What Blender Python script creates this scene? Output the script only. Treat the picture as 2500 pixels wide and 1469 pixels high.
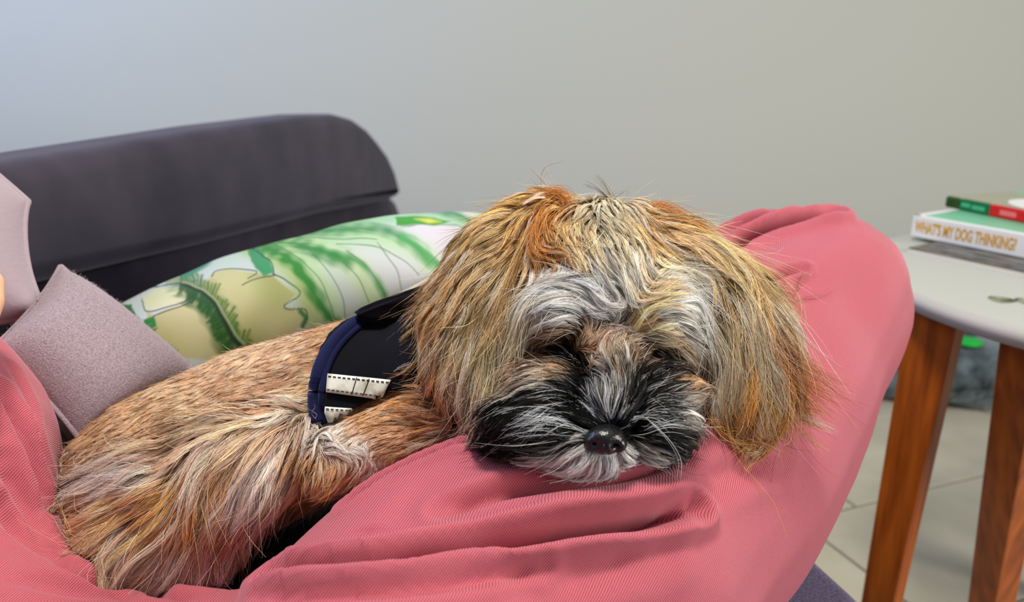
import bpy, bmesh, math, random
import numpy as np
from mathutils import Vector, Matrix
from mathutils.bvhtree import BVHTree
random.seed(7); rng = np.random.default_rng(7)
scn = bpy.context.scene
for o in list(bpy.data.objects): bpy.data.objects.remove(o)

# ------------------------------------------------------------------ camera
FPX = 1900.0; CZ = 0.85
pt_, yw_ = math.radians(17.0), math.radians(4.3)
FW = np.array([-math.sin(yw_)*math.cos(pt_), math.cos(yw_)*math.cos(pt_), -math.sin(pt_)])
RT = np.array([math.cos(yw_), math.sin(yw_), 0.0]); UP = np.cross(RT, FW)
CAM = np.array([0.0, 0.0, CZ])
cam_d = bpy.data.cameras.new('camera'); cam = bpy.data.objects.new('camera', cam_d)
scn.collection.objects.link(cam); scn.camera = cam
cam.matrix_world = Matrix(((RT[0], UP[0], -FW[0], CAM[0]), (RT[1], UP[1], -FW[1], CAM[1]), (RT[2], UP[2], -FW[2], CAM[2]), (0, 0, 0, 1)))
cam_d.sensor_width = 36.0; cam_d.lens = 36.0*FPX/2500.0; cam_d.clip_start = 0.02
cam_d.dof.use_dof = True; cam_d.dof.focus_distance = 0.465; cam_d.dof.aperture_fstop = 7.0

# ------------------------------------------------------------------ light
def lin(c):
    return tuple(((x/255.0)/12.92 if x/255.0 <= 0.04045 else ((x/255.0+0.055)/1.055)**2.4) for x in c)
w = bpy.data.worlds.new('World'); scn.world = w; w.use_nodes = True
w.node_tree.nodes['Background'].inputs[0].default_value = (0.94, 0.97, 1.0, 1)
w.node_tree.nodes['Background'].inputs[1].default_value = 0.22
def area(name, loc, target, size, power, col):
    d = bpy.data.lights.new(name, 'AREA'); d.shape = 'RECTANGLE'; d.size, d.size_y = size; d.energy = power; d.color = col
    o = bpy.data.objects.new(name, d); scn.collection.objects.link(o); o.location = loc
    o.rotation_euler = (Vector(target)-Vector(loc)).to_track_quat('-Z', 'Y').to_euler(); return o
area('window_light_right', (2.4, -0.35, 1.3), (0.1, 0.7, 0.5), (1.0, 1.0), 62, (1.0, 0.97, 0.92))
area('window_light_left', (-2.3, 1.0, 2.2), (-1.4, 2.75, 0.9), (1.2, 1.2), 58, (0.50, 0.62, 1.0))
area('overhead_fill', (-0.15, 0.25, 2.35), (0.0, 0.5, 0.5), (0.35, 0.35), 36, (1.0, 0.95, 0.86))  # added fill from above to brighten the fur, not a known lamp
scn.view_settings.view_transform = 'Standard'; scn.view_settings.look = 'None'
scn.view_settings.exposure = 0.0; scn.view_settings.gamma = 1.0; scn.view_settings.use_curve_mapping = False
scn.cycles.max_bounces = 8; scn.cycles.transparent_max_bounces = 4
scn.cycles_curves.shape = 'RIBBONS'; scn.cycles_curves.subdivisions = 2

# ------------------------------------------------------------------ helpers
def D(u, v): return FW + (u-1250.0)/FPX*RT - (v-734.5)/FPX*UP
def P(u, v, d): return CAM + d*D(u, v)
def onz(u, v, z): q = D(u, v); return CAM + q*(z-CZ)/q[2]
def proj(X):
    Q = np.asarray(X)-CAM; dz = Q@FW
    return np.stack([1250+FPX*(Q@RT)/dz, 734.5-FPX*(Q@UP)/dz, dz], -1)
def link(o, parent=None):
    scn.collection.objects.link(o)
    if parent is not None: o.parent = parent
    return o
def tag(o, label=None, cat=None, group=None, kind=None):
    if label: o['label'] = label
    if cat: o['category'] = cat
    if group: o['group'] = group
    if kind: o['kind'] = kind
    return o
def empty(name, label, cat, loc=(0, 0, 0), group=None):
    o = bpy.data.objects.new(name, None); link(o); o.location = loc; o.empty_display_size = 0.05
    bpy.context.view_layer.update()
    return tag(o, label, cat, group)
def mesh_obj(name, verts, faces, mat, parent=None, smooth=True):
    me = bpy.data.meshes.new(name); me.from_pydata([tuple(v) for v in verts], [], [tuple(f) for f in faces]); me.update()
    return finish(name, me, mat, parent, smooth)
def finish(name, me, mat, parent=None, smooth=True):
    if smooth: me.polygons.foreach_set('use_smooth', [True]*len(me.polygons))
    if mat: me.materials.append(mat)
    o = bpy.data.objects.new(name, me); link(o, parent)
    if parent is not None: o.matrix_parent_inverse = parent.matrix_world.inverted()
    return o
def bm_obj(name, bm, mat, parent=None, smooth=False):
    me = bpy.data.meshes.new(name); bmesh.ops.recalc_face_normals(bm, faces=bm.faces); bm.to_mesh(me); bm.free()
    return finish(name, me, mat, parent, smooth)
def box(bm, lo, hi, bevel=0.0, seg=2):
    r = bmesh.ops.create_cube(bm, size=1.0); vs = r['verts']
    for v in vs: v.co = Vector([lo[i]+(v.co[i]+0.5)*(hi[i]-lo[i]) for i in range(3)])
    if bevel > 0:
        es = list({e for v in vs for e in v.link_edges})
        bmesh.ops.bevel(bm, geom=es, offset=bevel, segments=seg, affect='EDGES', profile=0.5)
def apply_mods(ob, mat=None, name=None):
    dg = bpy.context.evaluated_depsgraph_get(); me = bpy.data.meshes.new_from_object(ob.evaluated_get(dg))
    return me
def blob(items, voxel, smooth_it=6):
    """one continuous skin around a list of balls: (centre, (rx,ry,rz)) in camera-aligned axes"""
    bm = bmesh.new()
    for c, r in items:
        if np.isscalar(r): r = (r, r, r)
        M = Matrix(((RT[0]*r[0], UP[0]*r[1], FW[0]*r[2], c[0]), (RT[1]*r[0], UP[1]*r[1], FW[1]*r[2], c[1]), (RT[2]*r[0], UP[2]*r[1], FW[2]*r[2], c[2]), (0, 0, 0, 1)))
        bmesh.ops.create_icosphere(bm, subdivisions=3, radius=1.0, matrix=M)
    me = bpy.data.meshes.new('tmp'); bmesh.ops.recalc_face_normals(bm, faces=bm.faces); bm.to_mesh(me); bm.free()
    o = bpy.data.objects.new('tmp', me); scn.collection.objects.link(o)
    m = o.modifiers.new('r', 'REMESH'); m.mode = 'VOXEL'; m.voxel_size = voxel
    s = o.modifiers.new('s', 'SMOOTH'); s.iterations = smooth_it; s.factor = 0.6
    out = apply_mods(o); bpy.data.objects.remove(o); bpy.data.meshes.remove(me)
    return out
def chain(nodes, n=10):
    """nodes (u,v,d,r_px[,squash]) -> balls along the chain"""
    out = []
    for a, b in zip(nodes[:-1], nodes[1:]):
        for k in range(n+1):
            t = k/n; A = P(*a[:3]); B = P(*b[:3]); c = A*(1-t)+B*t
            ra = a[3]*a[2]/FPX; rb = b[3]*b[2]/FPX; out.append((c, ra*(1-t)+rb*t))
    return out
def ball(u, v, d, ru, rv, rd): return (P(u, v, d), (ru*d/FPX, rv*d/FPX, rd))
def npv(me): a = np.empty(len(me.vertices)*3); me.vertices.foreach_get('co', a); return a.reshape(-1, 3)
def npn(me): a = np.empty(len(me.vertices)*3); me.vertices.foreach_get('normal', a); return a.reshape(-1, 3)
def setv(me, X): me.vertices.foreach_set('co', np.asarray(X, dtype=np.float64).ravel()); me.update()
def bvh(me): return BVHTree.FromPolygons([v.co for v in me.vertices], [p.vertices[:] for p in me.polygons])
def cast(tree, u, v):
    q = D(u, v); h = tree.ray_cast(Vector(CAM), Vector(q).normalized())
    return None if h[0] is None else (np.array(h[0]), np.array(h[1]))
def seg_dist(X, A, B):
    AB = B-A; t = np.clip(((X-A)@AB)/max(AB@AB, 1e-12), 0, 1); return np.linalg.norm(X-(A+t[:, None]*AB), axis=1), t
def poly_dist(X, pts):
    pts = np.asarray(pts, float); best = np.full(len(X), 1e9)
    for a, b in zip(pts[:-1], pts[1:]): best = np.minimum(best, seg_dist(X, a, b)[0])
    return best
def resample(pts, n):
    pts = np.asarray(pts, float)
    if len(pts) > 2:   # Catmull-Rom
        Q = np.vstack([2*pts[0]-pts[1], pts, 2*pts[-1]-pts[-2]]); out = []
        for i in range(len(pts)-1):
            p0, p1, p2, p3 = Q[i:i+4]
            for t in np.linspace(0, 1, 12, endpoint=False):
                out.append(0.5*((2*p1)+(-p0+p2)*t+(2*p0-5*p1+4*p2-p3)*t*t+(-p0+3*p1-3*p2+p3)*t**3))
        out.append(pts[-1]); pts = np.array(out)
    s = np.r_[0, np.cumsum(np.linalg.norm(np.diff(pts, axis=0), axis=1))]
    x = np.linspace(0, s[-1], n); return np.stack([np.interp(x, s, pts[:, k]) for k in range(pts.shape[1])], 1)
def vnoise(X, scale, seed=0):
    """cheap smooth noise in -1..1"""
    r = np.random.default_rng(seed); out = np.zeros(len(X))
    for k in range(7):
        f = r.normal(size=3)*scale; out += np.sin(X@f+r.uniform(0, 6.28))
    return out/3.0
def tube(pts, r, n=8, closed_ends=True):
    pts = np.asarray(pts, float); m = len(pts); T = np.gradient(pts, axis=0); T /= np.linalg.norm(T, axis=1)[:, None]+1e-12
    V = []; F = []; up = np.array([0.1, 0.2, 1.0])
    rr = r if hasattr(r, '__len__') else [r]*m
    for i in range(m):
        a = np.cross(T[i], up); a /= np.linalg.norm(a)+1e-12; b = np.cross(T[i], a)
        for k in range(n):
            t = 2*math.pi*k/n; V.append(pts[i]+rr[i]*(math.cos(t)*a+math.sin(t)*b))
    for i in range(m-1):
        for k in range(n): F.append((i*n+k, i*n+(k+1) % n, (i+1)*n+(k+1) % n, (i+1)*n+k))
    F.append(tuple(range(n))[::-1]); F.append(tuple((m-1)*n+k for k in range(n)))
    return V, F

# ------------------------------------------------------------------ materials
def mat(name, col, rough=0.8, sheen=0.0, sheen_tint=(1, 1, 1), spec=0.4, metal=0.0):
    m = bpy.data.materials.new(name); m.use_nodes = True; b = m.node_tree.nodes['Principled BSDF']
    b.inputs['Base Color'].default_value = (*lin(col), 1); b.inputs['Roughness'].default_value = rough
    b.inputs['Specular IOR Level'].default_value = spec; b.inputs['Metallic'].default_value = metal
    b.inputs['Sheen Weight'].default_value = sheen; b.inputs['Sheen Tint'].default_value = (*sheen_tint, 1); b.inputs['Sheen Roughness'].default_value = 0.5
    return m, m.node_tree, b
def noise_bump(nt, b, scale, strength, dist=0.001, detail=4, coord='Object'):
    tc = nt.nodes.new('ShaderNodeTexCoord'); n = nt.nodes.new('ShaderNodeTexNoise'); n.inputs['Scale'].default_value = scale; n.inputs['Detail'].default_value = detail
    bu = nt.nodes.new('ShaderNodeBump'); bu.inputs['Strength'].default_value = strength; bu.inputs['Distance'].default_value = dist
    nt.links.new(tc.outputs[coord], n.inputs['Vector']); nt.links.new(n.outputs['Fac'], bu.inputs['Height']); nt.links.new(bu.outputs['Normal'], b.inputs['Normal'])
    return n, bu, tc
def noise_col(nt, b, scale, c1, c2, detail=4, lo=0.35, hi=0.65, stretch=None):
    tc = nt.nodes.new('ShaderNodeTexCoord'); n = nt.nodes.new('ShaderNodeTexNoise'); n.inputs['Scale'].default_value = scale; n.inputs['Detail'].default_value = detail
    r = nt.nodes.new('ShaderNodeValToRGB'); r.color_ramp.elements[0].position = lo; r.color_ramp.elements[1].position = hi
    r.color_ramp.elements[0].color = (*lin(c1), 1); r.color_ramp.elements[1].color = (*lin(c2), 1)
    src = tc.outputs['Object']
    if stretch:
        mp = nt.nodes.new('ShaderNodeMapping'); mp.inputs['Scale'].default_value = stretch; nt.links.new(src, mp.inputs[0]); src = mp.outputs[0]
    nt.links.new(src, n.inputs['Vector']); nt.links.new(n.outputs['Fac'], r.inputs['Fac']); nt.links.new(r.outputs['Color'], b.inputs['Base Color'])
    return n, r
def attr_mat(name, attr='Col', rough=0.8, sheen=0.0, spec=0.3):
    m, nt, b = mat(name, (128, 128, 128), rough, sheen, spec=spec)
    a = nt.nodes.new('ShaderNodeAttribute'); a.attribute_name = attr; nt.links.new(a.outputs['Color'], b.inputs['Base Color'])
    return m, nt, b

M_wall, nt, b = mat('wall_paint', (198, 198, 186), 0.9, spec=0.2); noise_bump(nt, b, 160, 0.08, 0.001)
M_tile, nt, b = mat('floor_tile', (176, 170, 150), 0.45); noise_col(nt, b, 5, (168, 162, 142), (186, 180, 160)); noise_bump(nt, b, 60, 0.05)
M_grout, nt, b = mat('grout', (120, 114, 100), 0.9)
M_sofa, nt, b = mat('charcoal_velvet', (52, 48, 60), 0.85, 0.22, (0.62, 0.6, 0.72), spec=0.15); noise_col(nt, b, 9, (36, 33, 44), (60, 54, 66), 6, 0.3, 0.72); noise_bump(nt, b, 900, 0.3, 0.0006)
M_seat, nt, b = mat('purple_grey_felt', (84, 78, 106), 0.95, 0.4, (0.7, 0.7, 0.85), spec=0.1)
noise_col(nt, b, 420, (66, 60, 88), (118, 112, 142), 5, 0.42, 0.68, (1, 1.8, 1)); noise_bump(nt, b, 700, 0.6, 0.001)
M_top, nt, b = mat('white_laminate', (182, 183, 174), 0.4); M_rim, nt, b = mat('pale_grey_edge', (190, 185, 176), 0.5)
M_wood, nt, b = mat('orange_wood', (160, 80, 18), 0.35); noise_col(nt, b, 14, (124, 54, 8), (176, 88, 18), 6, 0.3, 0.7, (6, 6, 0.6))
M_white, nt, b = mat('white_paper', (226, 224, 220), 0.5); M_page, nt, b = mat('page_block', (214, 206, 190), 0.9)
M_mint, nt, b = mat('mint_cover', (118, 188, 150), 0.4); M_green, nt, b = mat('green_cover', (12, 104, 58), 0.35)
M_dgreen, nt, b = mat('dark_green_cover', (42, 74, 26), 0.4); M_red, nt, b = mat('red_cover', (206, 22, 24), 0.35)
M_khaki, nt, b = mat('khaki_cover', (158, 158, 134), 0.4); M_gold, nt, b = mat('gold_lettering', (204, 152, 38), 0.5)
M_ink, nt, b = mat('grey_lettering', (120, 122, 124), 0.7); M_palegreen, nt, b = mat('pale_green_lettering', (70, 170, 120), 0.6); M_palered, nt, b = mat('pale_red_lettering', (236, 110, 110), 0.6)
M_mag, nt, b = mat('dark_magazine_cover', (70, 70, 66), 0.3); noise_col(nt, b, 30, (40, 40, 40), (104, 100, 88), 5, 0.4, 0.62, (1, 3, 1)); M_mag2, nt, b = mat('orange_print', (178, 84, 48), 0.35)
M_leafmark, nt, b = mat('olive_leaf_print', (96, 104, 70), 0.4); noise_col(nt, b, 60, (52, 66, 28), (150, 152, 128), 3, 0.35, 0.6)
M_bed, nt, b = mat('grey_plush', (78, 88, 92), 0.95, 0.5, (0.8, 0.9, 0.95), spec=0.1); noise_col(nt, b, 16, (16, 20, 22), (100, 112, 114), 5, 0.35, 0.68); noise_bump(nt, b, 90, 1.0, 0.01)
M_toy, nt, b = mat('bright_green_toy', (10, 170, 60), 0.5)
M_navy, nt, b = mat('black_mesh_fabric', (12, 12, 18), 0.9, 0.12, (0.3, 0.35, 0.6), spec=0.15); noise_bump(nt, b, 1500, 0.4, 0.0004)
M_piping, nt, b = mat('navy_piping', (15, 20, 62), 0.85, 0.15, (0.4, 0.5, 0.9), spec=0.2); noise_bump(nt, b, 900, 0.5, 0.0005)
M_strap, nt, b = mat('off_white_strap', (206, 206, 196), 0.6); noise_col(nt, b, 130, (176, 172, 156), (222, 222, 214), 5, 0.3, 0.5)
M_stitch, nt, b = mat('dark_stitching', (40, 38, 36), 0.8)
M_nose, nt, b = mat('wet_black_nose', (16, 15, 17), 0.32, spec=0.6)
tc = nt.nodes.new('ShaderNodeTexCoord'); vo = nt.nodes.new('ShaderNodeTexVoronoi'); vo.inputs['Scale'].default_value = 750; bu = nt.nodes.new('ShaderNodeBump'); bu.inputs['Strength'].default_value = 0.5; bu.inputs['Distance'].default_value = 0.0004; bu.invert = True
nt.links.new(tc.outputs['Object'], vo.inputs['Vector']); nt.links.new(vo.outputs['Distance'], bu.inputs['Height']); nt.links.new(bu.outputs['Normal'], b.inputs['Normal'])
M_lid, nt, b = mat('black_eyelid', (10, 8, 8), 0.4)
M_skin, nt, b = mat('skin', (226, 176, 140), 0.55); b.inputs['Subsurface Weight'].default_value = 0.15; b.inputs['Subsurface Radius'].default_value = (0.01, 0.004, 0.002)
noise_bump(nt, b, 300, 0.15)
# pink twill: fine diagonal ribs running over the cloth
M_pink, nt, b = mat('pink_twill', (214, 92, 108), 0.75, 0.35, (1.0, 0.72, 0.78), spec=0.2)
tc = nt.nodes.new('ShaderNodeTexCoord'); ns = nt.nodes.new('ShaderNodeTexNoise'); ns.inputs['Scale'].default_value = 9; ns.inputs['Detail'].default_value = 2
add = nt.nodes.new('ShaderNodeVectorMath'); add.operation = 'MULTIPLY_ADD'; add.inputs[1].default_value = (0.006,)*3
nt.links.new(tc.outputs['Object'], ns.inputs['Vector']); nt.links.new(ns.outputs['Color'], add.inputs[0]); nt.links.new(tc.outputs['Object'], add.inputs[2])
nv = 0.80*RT-0.60*UP
dot = nt.nodes.new('ShaderNodeVectorMath'); dot.operation = 'DOT_PRODUCT'; dot.inputs[1].default_value = tuple(nv*2*math.pi/0.00118)
nt.links.new(add.outputs[0], dot.inputs[0]); sn = nt.nodes.new('ShaderNodeMath'); sn.operation = 'SINE'; nt.links.new(dot.outputs['Value'], sn.inputs[0])
n2 = nt.nodes.new('ShaderNodeTexNoise'); n2.inputs['Scale'].default_value = 1400; n2.inputs['Detail'].default_value = 2; nt.links.new(tc.outputs['Object'], n2.inputs['Vector'])
n3 = nt.nodes.new('ShaderNodeTexNoise'); n3.inputs['Scale'].default_value = 7; n3.inputs['Detail'].default_value = 3; nt.links.new(tc.outputs['Object'], n3.inputs['Vector'])
mr = nt.nodes.new('ShaderNodeMapRange'); mr.inputs[1].default_value = -1; mr.inputs[2].default_value = 1; nt.links.new(sn.outputs[0], mr.inputs[0])
mm = nt.nodes.new('ShaderNodeMath'); mm.operation = 'MULTIPLY_ADD'; mm.inputs[1].default_value = 0.5; nt.links.new(n2.outputs['Fac'], mm.inputs[0]); nt.links.new(mr.outputs[0], mm.inputs[2])
rp = nt.nodes.new('ShaderNodeValToRGB'); rp.color_ramp.elements[0].position = 0.15; rp.color_ramp.elements[1].position = 1.1
rp.color_ramp.elements[0].color = (*lin((138, 48, 60)), 1); rp.color_ramp.elements[1].color = (*lin((190, 98, 110)), 1)
nt.links.new(mm.outputs[0], rp.inputs['Fac']); nt.links.new(rp.outputs['Color'], b.inputs['Base Color'])
bu = nt.nodes.new('ShaderNodeBump'); bu.inputs['Strength'].default_value = 0.5; bu.inputs['Distance'].default_value = 0.0003
nt.links.new(mm.outputs[0], bu.inputs['Height']); nt.links.new(bu.outputs['Normal'], b.inputs['Normal'])
# mauve knit
M_mauve, nt, b = mat('mauve_knit', (150, 132, 140), 0.95, 0.5, (0.95, 0.88, 0.92), spec=0.1)
noise_col(nt, b, 900, (126, 108, 116), (168, 152, 160), 6, 0.3, 0.7); noise_bump(nt, b, 900, 0.8, 0.0010, 6)
M_mauve2, nt, b = mat('smooth_mauve', (158, 142, 150), 0.95, 0.4, (0.95, 0.9, 0.95), spec=0.1); noise_bump(nt, b, 300, 0.4, 0.001)

# ------------------------------------------------------------------ setting
bm = bmesh.new(); box(bm, (-3.2, 2.75, -0.05), (3.2, 2.85, 2.7)); tag(bm_obj('wall_back', bm, M_wall), kind='structure')
floor = None
bm = bmesh.new(); box(bm, (-3.2, -1.6, -0.06), (3.2, 2.75, -0.004)); floor = tag(bm_obj('floor', bm, M_grout), kind='structure')
ft = math.radians(25.3); fa = np.array([math.cos(ft), math.sin(ft)]); fb = np.array([-math.sin(ft), math.cos(ft)]); f0 = np.array([0.585, 1.42])
TL, TW, G = 0.64, 0.32, 0.006
tb = bmesh.new(); box(tb, (0, 0, -0.006), (TL-G, TW-G, 0.0), 0.0012, 1); tme = bpy.data.meshes.new('tile'); tb.to_mesh(tme); tb.free(); tme.materials.append(M_tile)
for j in range(-6, 5):
    for i in range(-5, 6):
        off = f0+fa*((i-(0.5 if j % 2 == 0 else -0.28)+0.5)*TL+G/2)+fb*(j*TW+G/2)
        cs = [off, off+fa*TL, off+fb*TW, off+fa*TL+fb*TW]
        if all(-0.3 < c[0] < 2.6 and -0.2 < c[1] < 2.75 for c in cs):
            t = bpy.data.objects.new('tile', tme); scn.collection.objects.link(t); t.parent = floor
            t.location = (off[0], off[1], 0); t.rotation_euler = (0, 0, ft)
bm = bmesh.new(); box(bm, (-3.2, 2.735, 0.0), (3.2, 2.75, 0.07), 0.003, 1); tag(bm_obj('baseboard_back', bm, M_white), kind='structure')

# ------------------------------------------------------------------ sofa
sofa = empty('sofa', 'charcoal velvet sofa with low rounded backrest behind the cushions and purple-grey seat', 'sofa', (-0.2, 0.8, 0))
def prism(name, outline, axis, lo, hi, m, bev, parent, seg=4):
    bm = bmesh.new(); vs = []
    for a, c in outline:
        vs.append(bm.verts.new((lo, a, c) if axis == 'x' else (a, c, lo)))
    f = bm.faces.new(vs); r = bmesh.ops.extrude_face_region(bm, geom=[f])
    d = (hi-lo, 0, 0) if axis == 'x' else (0, 0, hi-lo)
    bmesh.ops.translate(bm, vec=d, verts=[e for e in r['geom'] if isinstance(e, bmesh.types.BMVert)])
    bmesh.ops.recalc_face_normals(bm, faces=bm.faces)
    es = [e for e in bm.edges if len(e.link_faces) == 2 and e.calc_face_angle() > 1.0]
    bmesh.ops.bevel(bm, geom=es, offset=bev, segments=seg, affect='EDGES', profile=0.5)
    return bm_obj(name, bm, m, parent, True)
top = [(-0.9, 0.762), (0.6, 0.763), (1.15, 0.760), (1.55, 0.752), (1.74, 0.742), (1.88, 0.722), (2.0, 0.69), (2.10, 0.65), (2.2, 0.605), (2.28, 0.55), (2.33, 0.49), (2.34, 0.46)]
bot = [(2.2, 0.47), (1.6, 0.545), (1.05, 0.600), (0.7, 0.640), (0.3, 0.66), (-0.9, 0.68)]
prism('backrest', top+bot, 'x', -0.61, -0.515, M_sofa, 0.026, sofa, 6)
prism('back_frame', [(-0.9, 0.30), (-0.9, 0.675), (0.7, 0.63), (1.6, 0.54), (2.2, 0.47), (2.34, 0.48), (2.40, 0.46), (2.52, 0.41), (2.60, 0.34), (2.60, 0.14), (-0.9, 0.14)], 'x', -0.74, -0.575, M_sofa, 0.012, sofa)
sp = [(-0.565, -0.9), (0.30, -0.9), (0.285, 0.30), (0.258, 0.47), (0.232, 0.545), (0.205, 0.614), (0.150, 0.72), (0.06, 0.92), (-0.02, 1.2), (-0.2, 1.5), (-0.565, 1.55)]
prism('seat', sp, 'z', 0.30, 0.45, M_seat, 0.015, sofa)
prism('seat_base', [(x-0.012 if x > -0.5 else x, y) for x, y in sp], 'z', 0.12, 0.296, M_sofa, 0.01, sofa)
for x, y in ((-0.5, -0.8), (0.22, -0.8), (-0.65, 2.4), (-0.3, 1.4), (0.1, 0.55)):
    bm = bmesh.new(); bmesh.ops.create_cone(bm, cap_ends=True, segments=16, radius1=0.014, radius2=0.022, depth=0.125, matrix=Matrix.Translation((x, y, 0.0625))); bm_obj('leg', bm, M_wood, sofa, True)

# ------------------------------------------------------------------ side table
pts = np.array([onz(u, v, 0.6)[:2] for u, v in ((2215, 703), (2341, 758), (2500, 799), (2165, 583))])
A = np.c_[2*pts, np.ones(len(pts))]; sol = np.linalg.lstsq(A, (pts**2).sum(1), rcond=None)[0]
TC = sol[:2]; TR = math.sqrt(sol[2]+TC@TC)
table = empty('side_table', 'round white side table with tapered orange wooden legs, standing right of the knee', 'side table', (TC[0], TC[1], 0))
bm = bmesh.new(); bmesh.ops.create_cone(bm, cap_ends=True, segments=160, radius1=TR, radius2=TR, depth=0.022, matrix=Matrix.Translation((TC[0], TC[1], 0.589)))
bmesh.ops.bevel(bm, geom=[e for e in bm.edges if len(e.link_faces) == 2 and e.calc_face_angle() > 1.0], offset=0.0015, segments=2, affect='EDGES')
to = bm_obj('tabletop', bm, M_top, table, False); to.data.materials.append(M_rim)
for p in to.data.polygons:
    if abs(p.normal.z) < 0.5: p.material_index = 1; p.use_smooth = True
def plank_leg(uT, vT, dT_z, uB, vB, zB, w0, w1, th, ang, name='leg'):
    T = onz(uT, vT, dT_z); B_ = onz(uB, vB, zB); d = (B_-T); F_ = T+d*(T[2]/(T[2]-B_[2]))
    ax = np.array([math.cos(ang), math.sin(ang), 0]); ay = np.array([-math.sin(ang), math.cos(ang), 0]); V = []
    T = T+(T-F_)*0.0
    for Q, wd in ((T, w0), (F_, w1)):
        for sx, sy in ((-1, -1), (1, -1), (1, 1), (-1, 1)): V.append(Q+ax*sx*wd/2+ay*sy*th/2)
    o = mesh_obj(name, V, [(0, 1, 2, 3), (7, 6, 5, 4), (0, 4, 5, 1), (1, 5, 6, 2), (2, 6, 7, 3), (3, 7, 4, 0)], M_wood, table, False)
    bv = o.modifiers.new('b', 'BEVEL'); bv.width = 0.0025; bv.segments = 2; return o
plank_leg(2292, 752, 0.578, 2152, 1469, 0.17, 0.056, 0.034, 0.030, math.radians(-47))
plank_leg(2525, 820, 0.578, 2420, 1469, 0.17, 0.050, 0.036, 0.036, math.radians(-70))
for ang in (20, 62):   # far legs, behind the near ones
    a = math.radians(ang); V = []; T = np.array([TC[0]+0.16*math.cos(a), TC[1]+0.16*math.sin(a), 0.578]); F_ = np.array([TC[0]+0.23*math.cos(a), TC[1]+0.23*math.sin(a), 0])
    for Q, wd in ((T, 0.05), (F_, 0.028)):
        for sx, sy in ((-1, -1), (1, -1), (1, 1), (-1, 1)): V.append(Q+np.array([sx*wd/2, sy*0.012, 0]))
    mesh_obj('leg', V, [(0, 1, 2, 3), (7, 6, 5, 4), (0, 4, 5, 1), (1, 5, 6, 2), (2, 6, 7, 3), (3, 7, 4, 0)], M_wood, table, False)
# painted leaf mark on the tabletop
c0 = onz(2448, 731, 0.6003); c1 = onz(2418, 729, 0.6003); V = []; n = 20; ax = (c0-c1)*1.15; ay = np.array([-ax[1], ax[0], 0])
for k in range(n): t = 2*math.pi*k/n; V.append(c0+ax*math.cos(t)+ay*math.sin(t)*0.95*(1-0.3*math.cos(t)))
lf = mesh_obj('leaf_motif', V, [tuple(range(n))], M_leafmark, table, False); lf['label'] = 'olive leaf printed on the white tabletop'
V = [p+ax*1.9+np.array([0, 0, 0]) for p in V]; mesh_obj('leaf_motif', V, [tuple(range(n))], M_leafmark, table, False)

# ------------------------------------------------------------------ books
def book(name, label, corner, dirx, diry, L, Wd, z0, th, parts, group=None):
    """corner = near-left corner; spine along dirx"""
    e = empty(name, label, 'book' if 'magazine' not in name else 'magazine', (corner[0], corner[1], z0), group)
    e.rotation_euler = (0, 0, math.atan2(dirx[1], dirx[0])); bpy.context.view_layer.update(); return e
def lbox(name, lo, hi, m, e, bev=0.0008):
    bm = bmesh.new(); box(bm, lo, hi, bev, 2); me = bpy.data.meshes.new(name); bm.to_mesh(me); bm.free(); me.materials.append(m)
    o = bpy.data.objects.new(name, me); link(o, e); return o
def text(name, body, size, m, e, loc, rot, xs=1.0, bold=0.0):
    c = bpy.data.curves.new(name, 'FONT'); c.body = body; c.size = size; c.extrude = 0.0002; c.offset = bold
    c.materials.append(m); t_ = bpy.data.objects.new(name, c); scn.collection.objects.link(t_)
    me = apply_mods(t_); bpy.data.objects.remove(t_); bpy.data.curves.remove(c)
    if not me.materials: me.materials.append(m)
    o = bpy.data.objects.new(name, me); link(o, e); o.location = loc; o.rotation_euler = rot; o.scale = (xs, 1, 1)
    return o
# magazine at the bottom
zt = 0.6; a = onz(2217, 604, zt+0.006); c = onz(2500, 663, zt+0.006); dx = (c-a)[:2]; dx /= np.linalg.norm(dx)
mg = book('magazine', 'dark thin magazine lying under the white book on the side table', a[:2], dx, None, 0, 0, zt, 0, None)
lbox('pages', (0.001, 0.001, 0.0004), (0.275, 0.20, 0.0052), M_page, mg); lbox('cover', (0, 0, 0.0052), (0.28, 0.205, 0.0064), M_mag, mg); lbox('cover', (0, 0, 0.0), (0.28, 0.205, 0.0006), M_white, mg)
o = lbox('cover_picture', (0.155, 0.004, 0.0063), (0.215, 0.035, 0.0067), M_mag2, mg); o['label'] = 'orange picture on the cover'
lbox('cover_text', (0.02, 0.02, 0.0063), (0.13, 0.026, 0.0066), M_ink, mg)
# white book
zb = zt+0.0066; a = onz(2222, 572, zb+0.002); c = onz(2500, 627, zb+0.002); dx = (c-a)[:2]; dx /= np.linalg.norm(dx)
TH = 0.040*np.linalg.norm(a-CAM)/1.15
bk = book('book', 'thick white hardback with gold block lettering on its spine and mint cover', a[:2], dx, None, 0, 0, zb, 0, None)
BT = 0.031
lbox('pages', (0.004, 0.006, 0.002), (0.196, 0.128, BT-0.002), M_page, bk)
lbox('spine', (0, 0, 0), (0.20, 0.004, BT), M_white, bk, 0.0015); lbox('cover', (0, 0.002, BT-0.002), (0.20, 0.13, BT), M_mint, bk); lbox('cover', (0, 0.002, 0), (0.20, 0.13, 0.002), M_white, bk)
lbox('cover_border', (0, 0.001, BT-0.0006), (0.20, 0.008, BT+0.0003), M_white, bk, 0.0002); lbox('cover_border', (0, 0.001, BT-0.0006), (0.010, 0.13, BT+0.0003), M_white, bk, 0.0002)
t = text('spine_title', "WHAT'S MY DOG THINKING?", 0.0225, M_gold, bk, (0.006, -0.0002, 0.0080), (math.radians(90), 0, 0), 0.475, 0.0007)
t['label'] = 'gold capitals on the spine'
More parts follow.
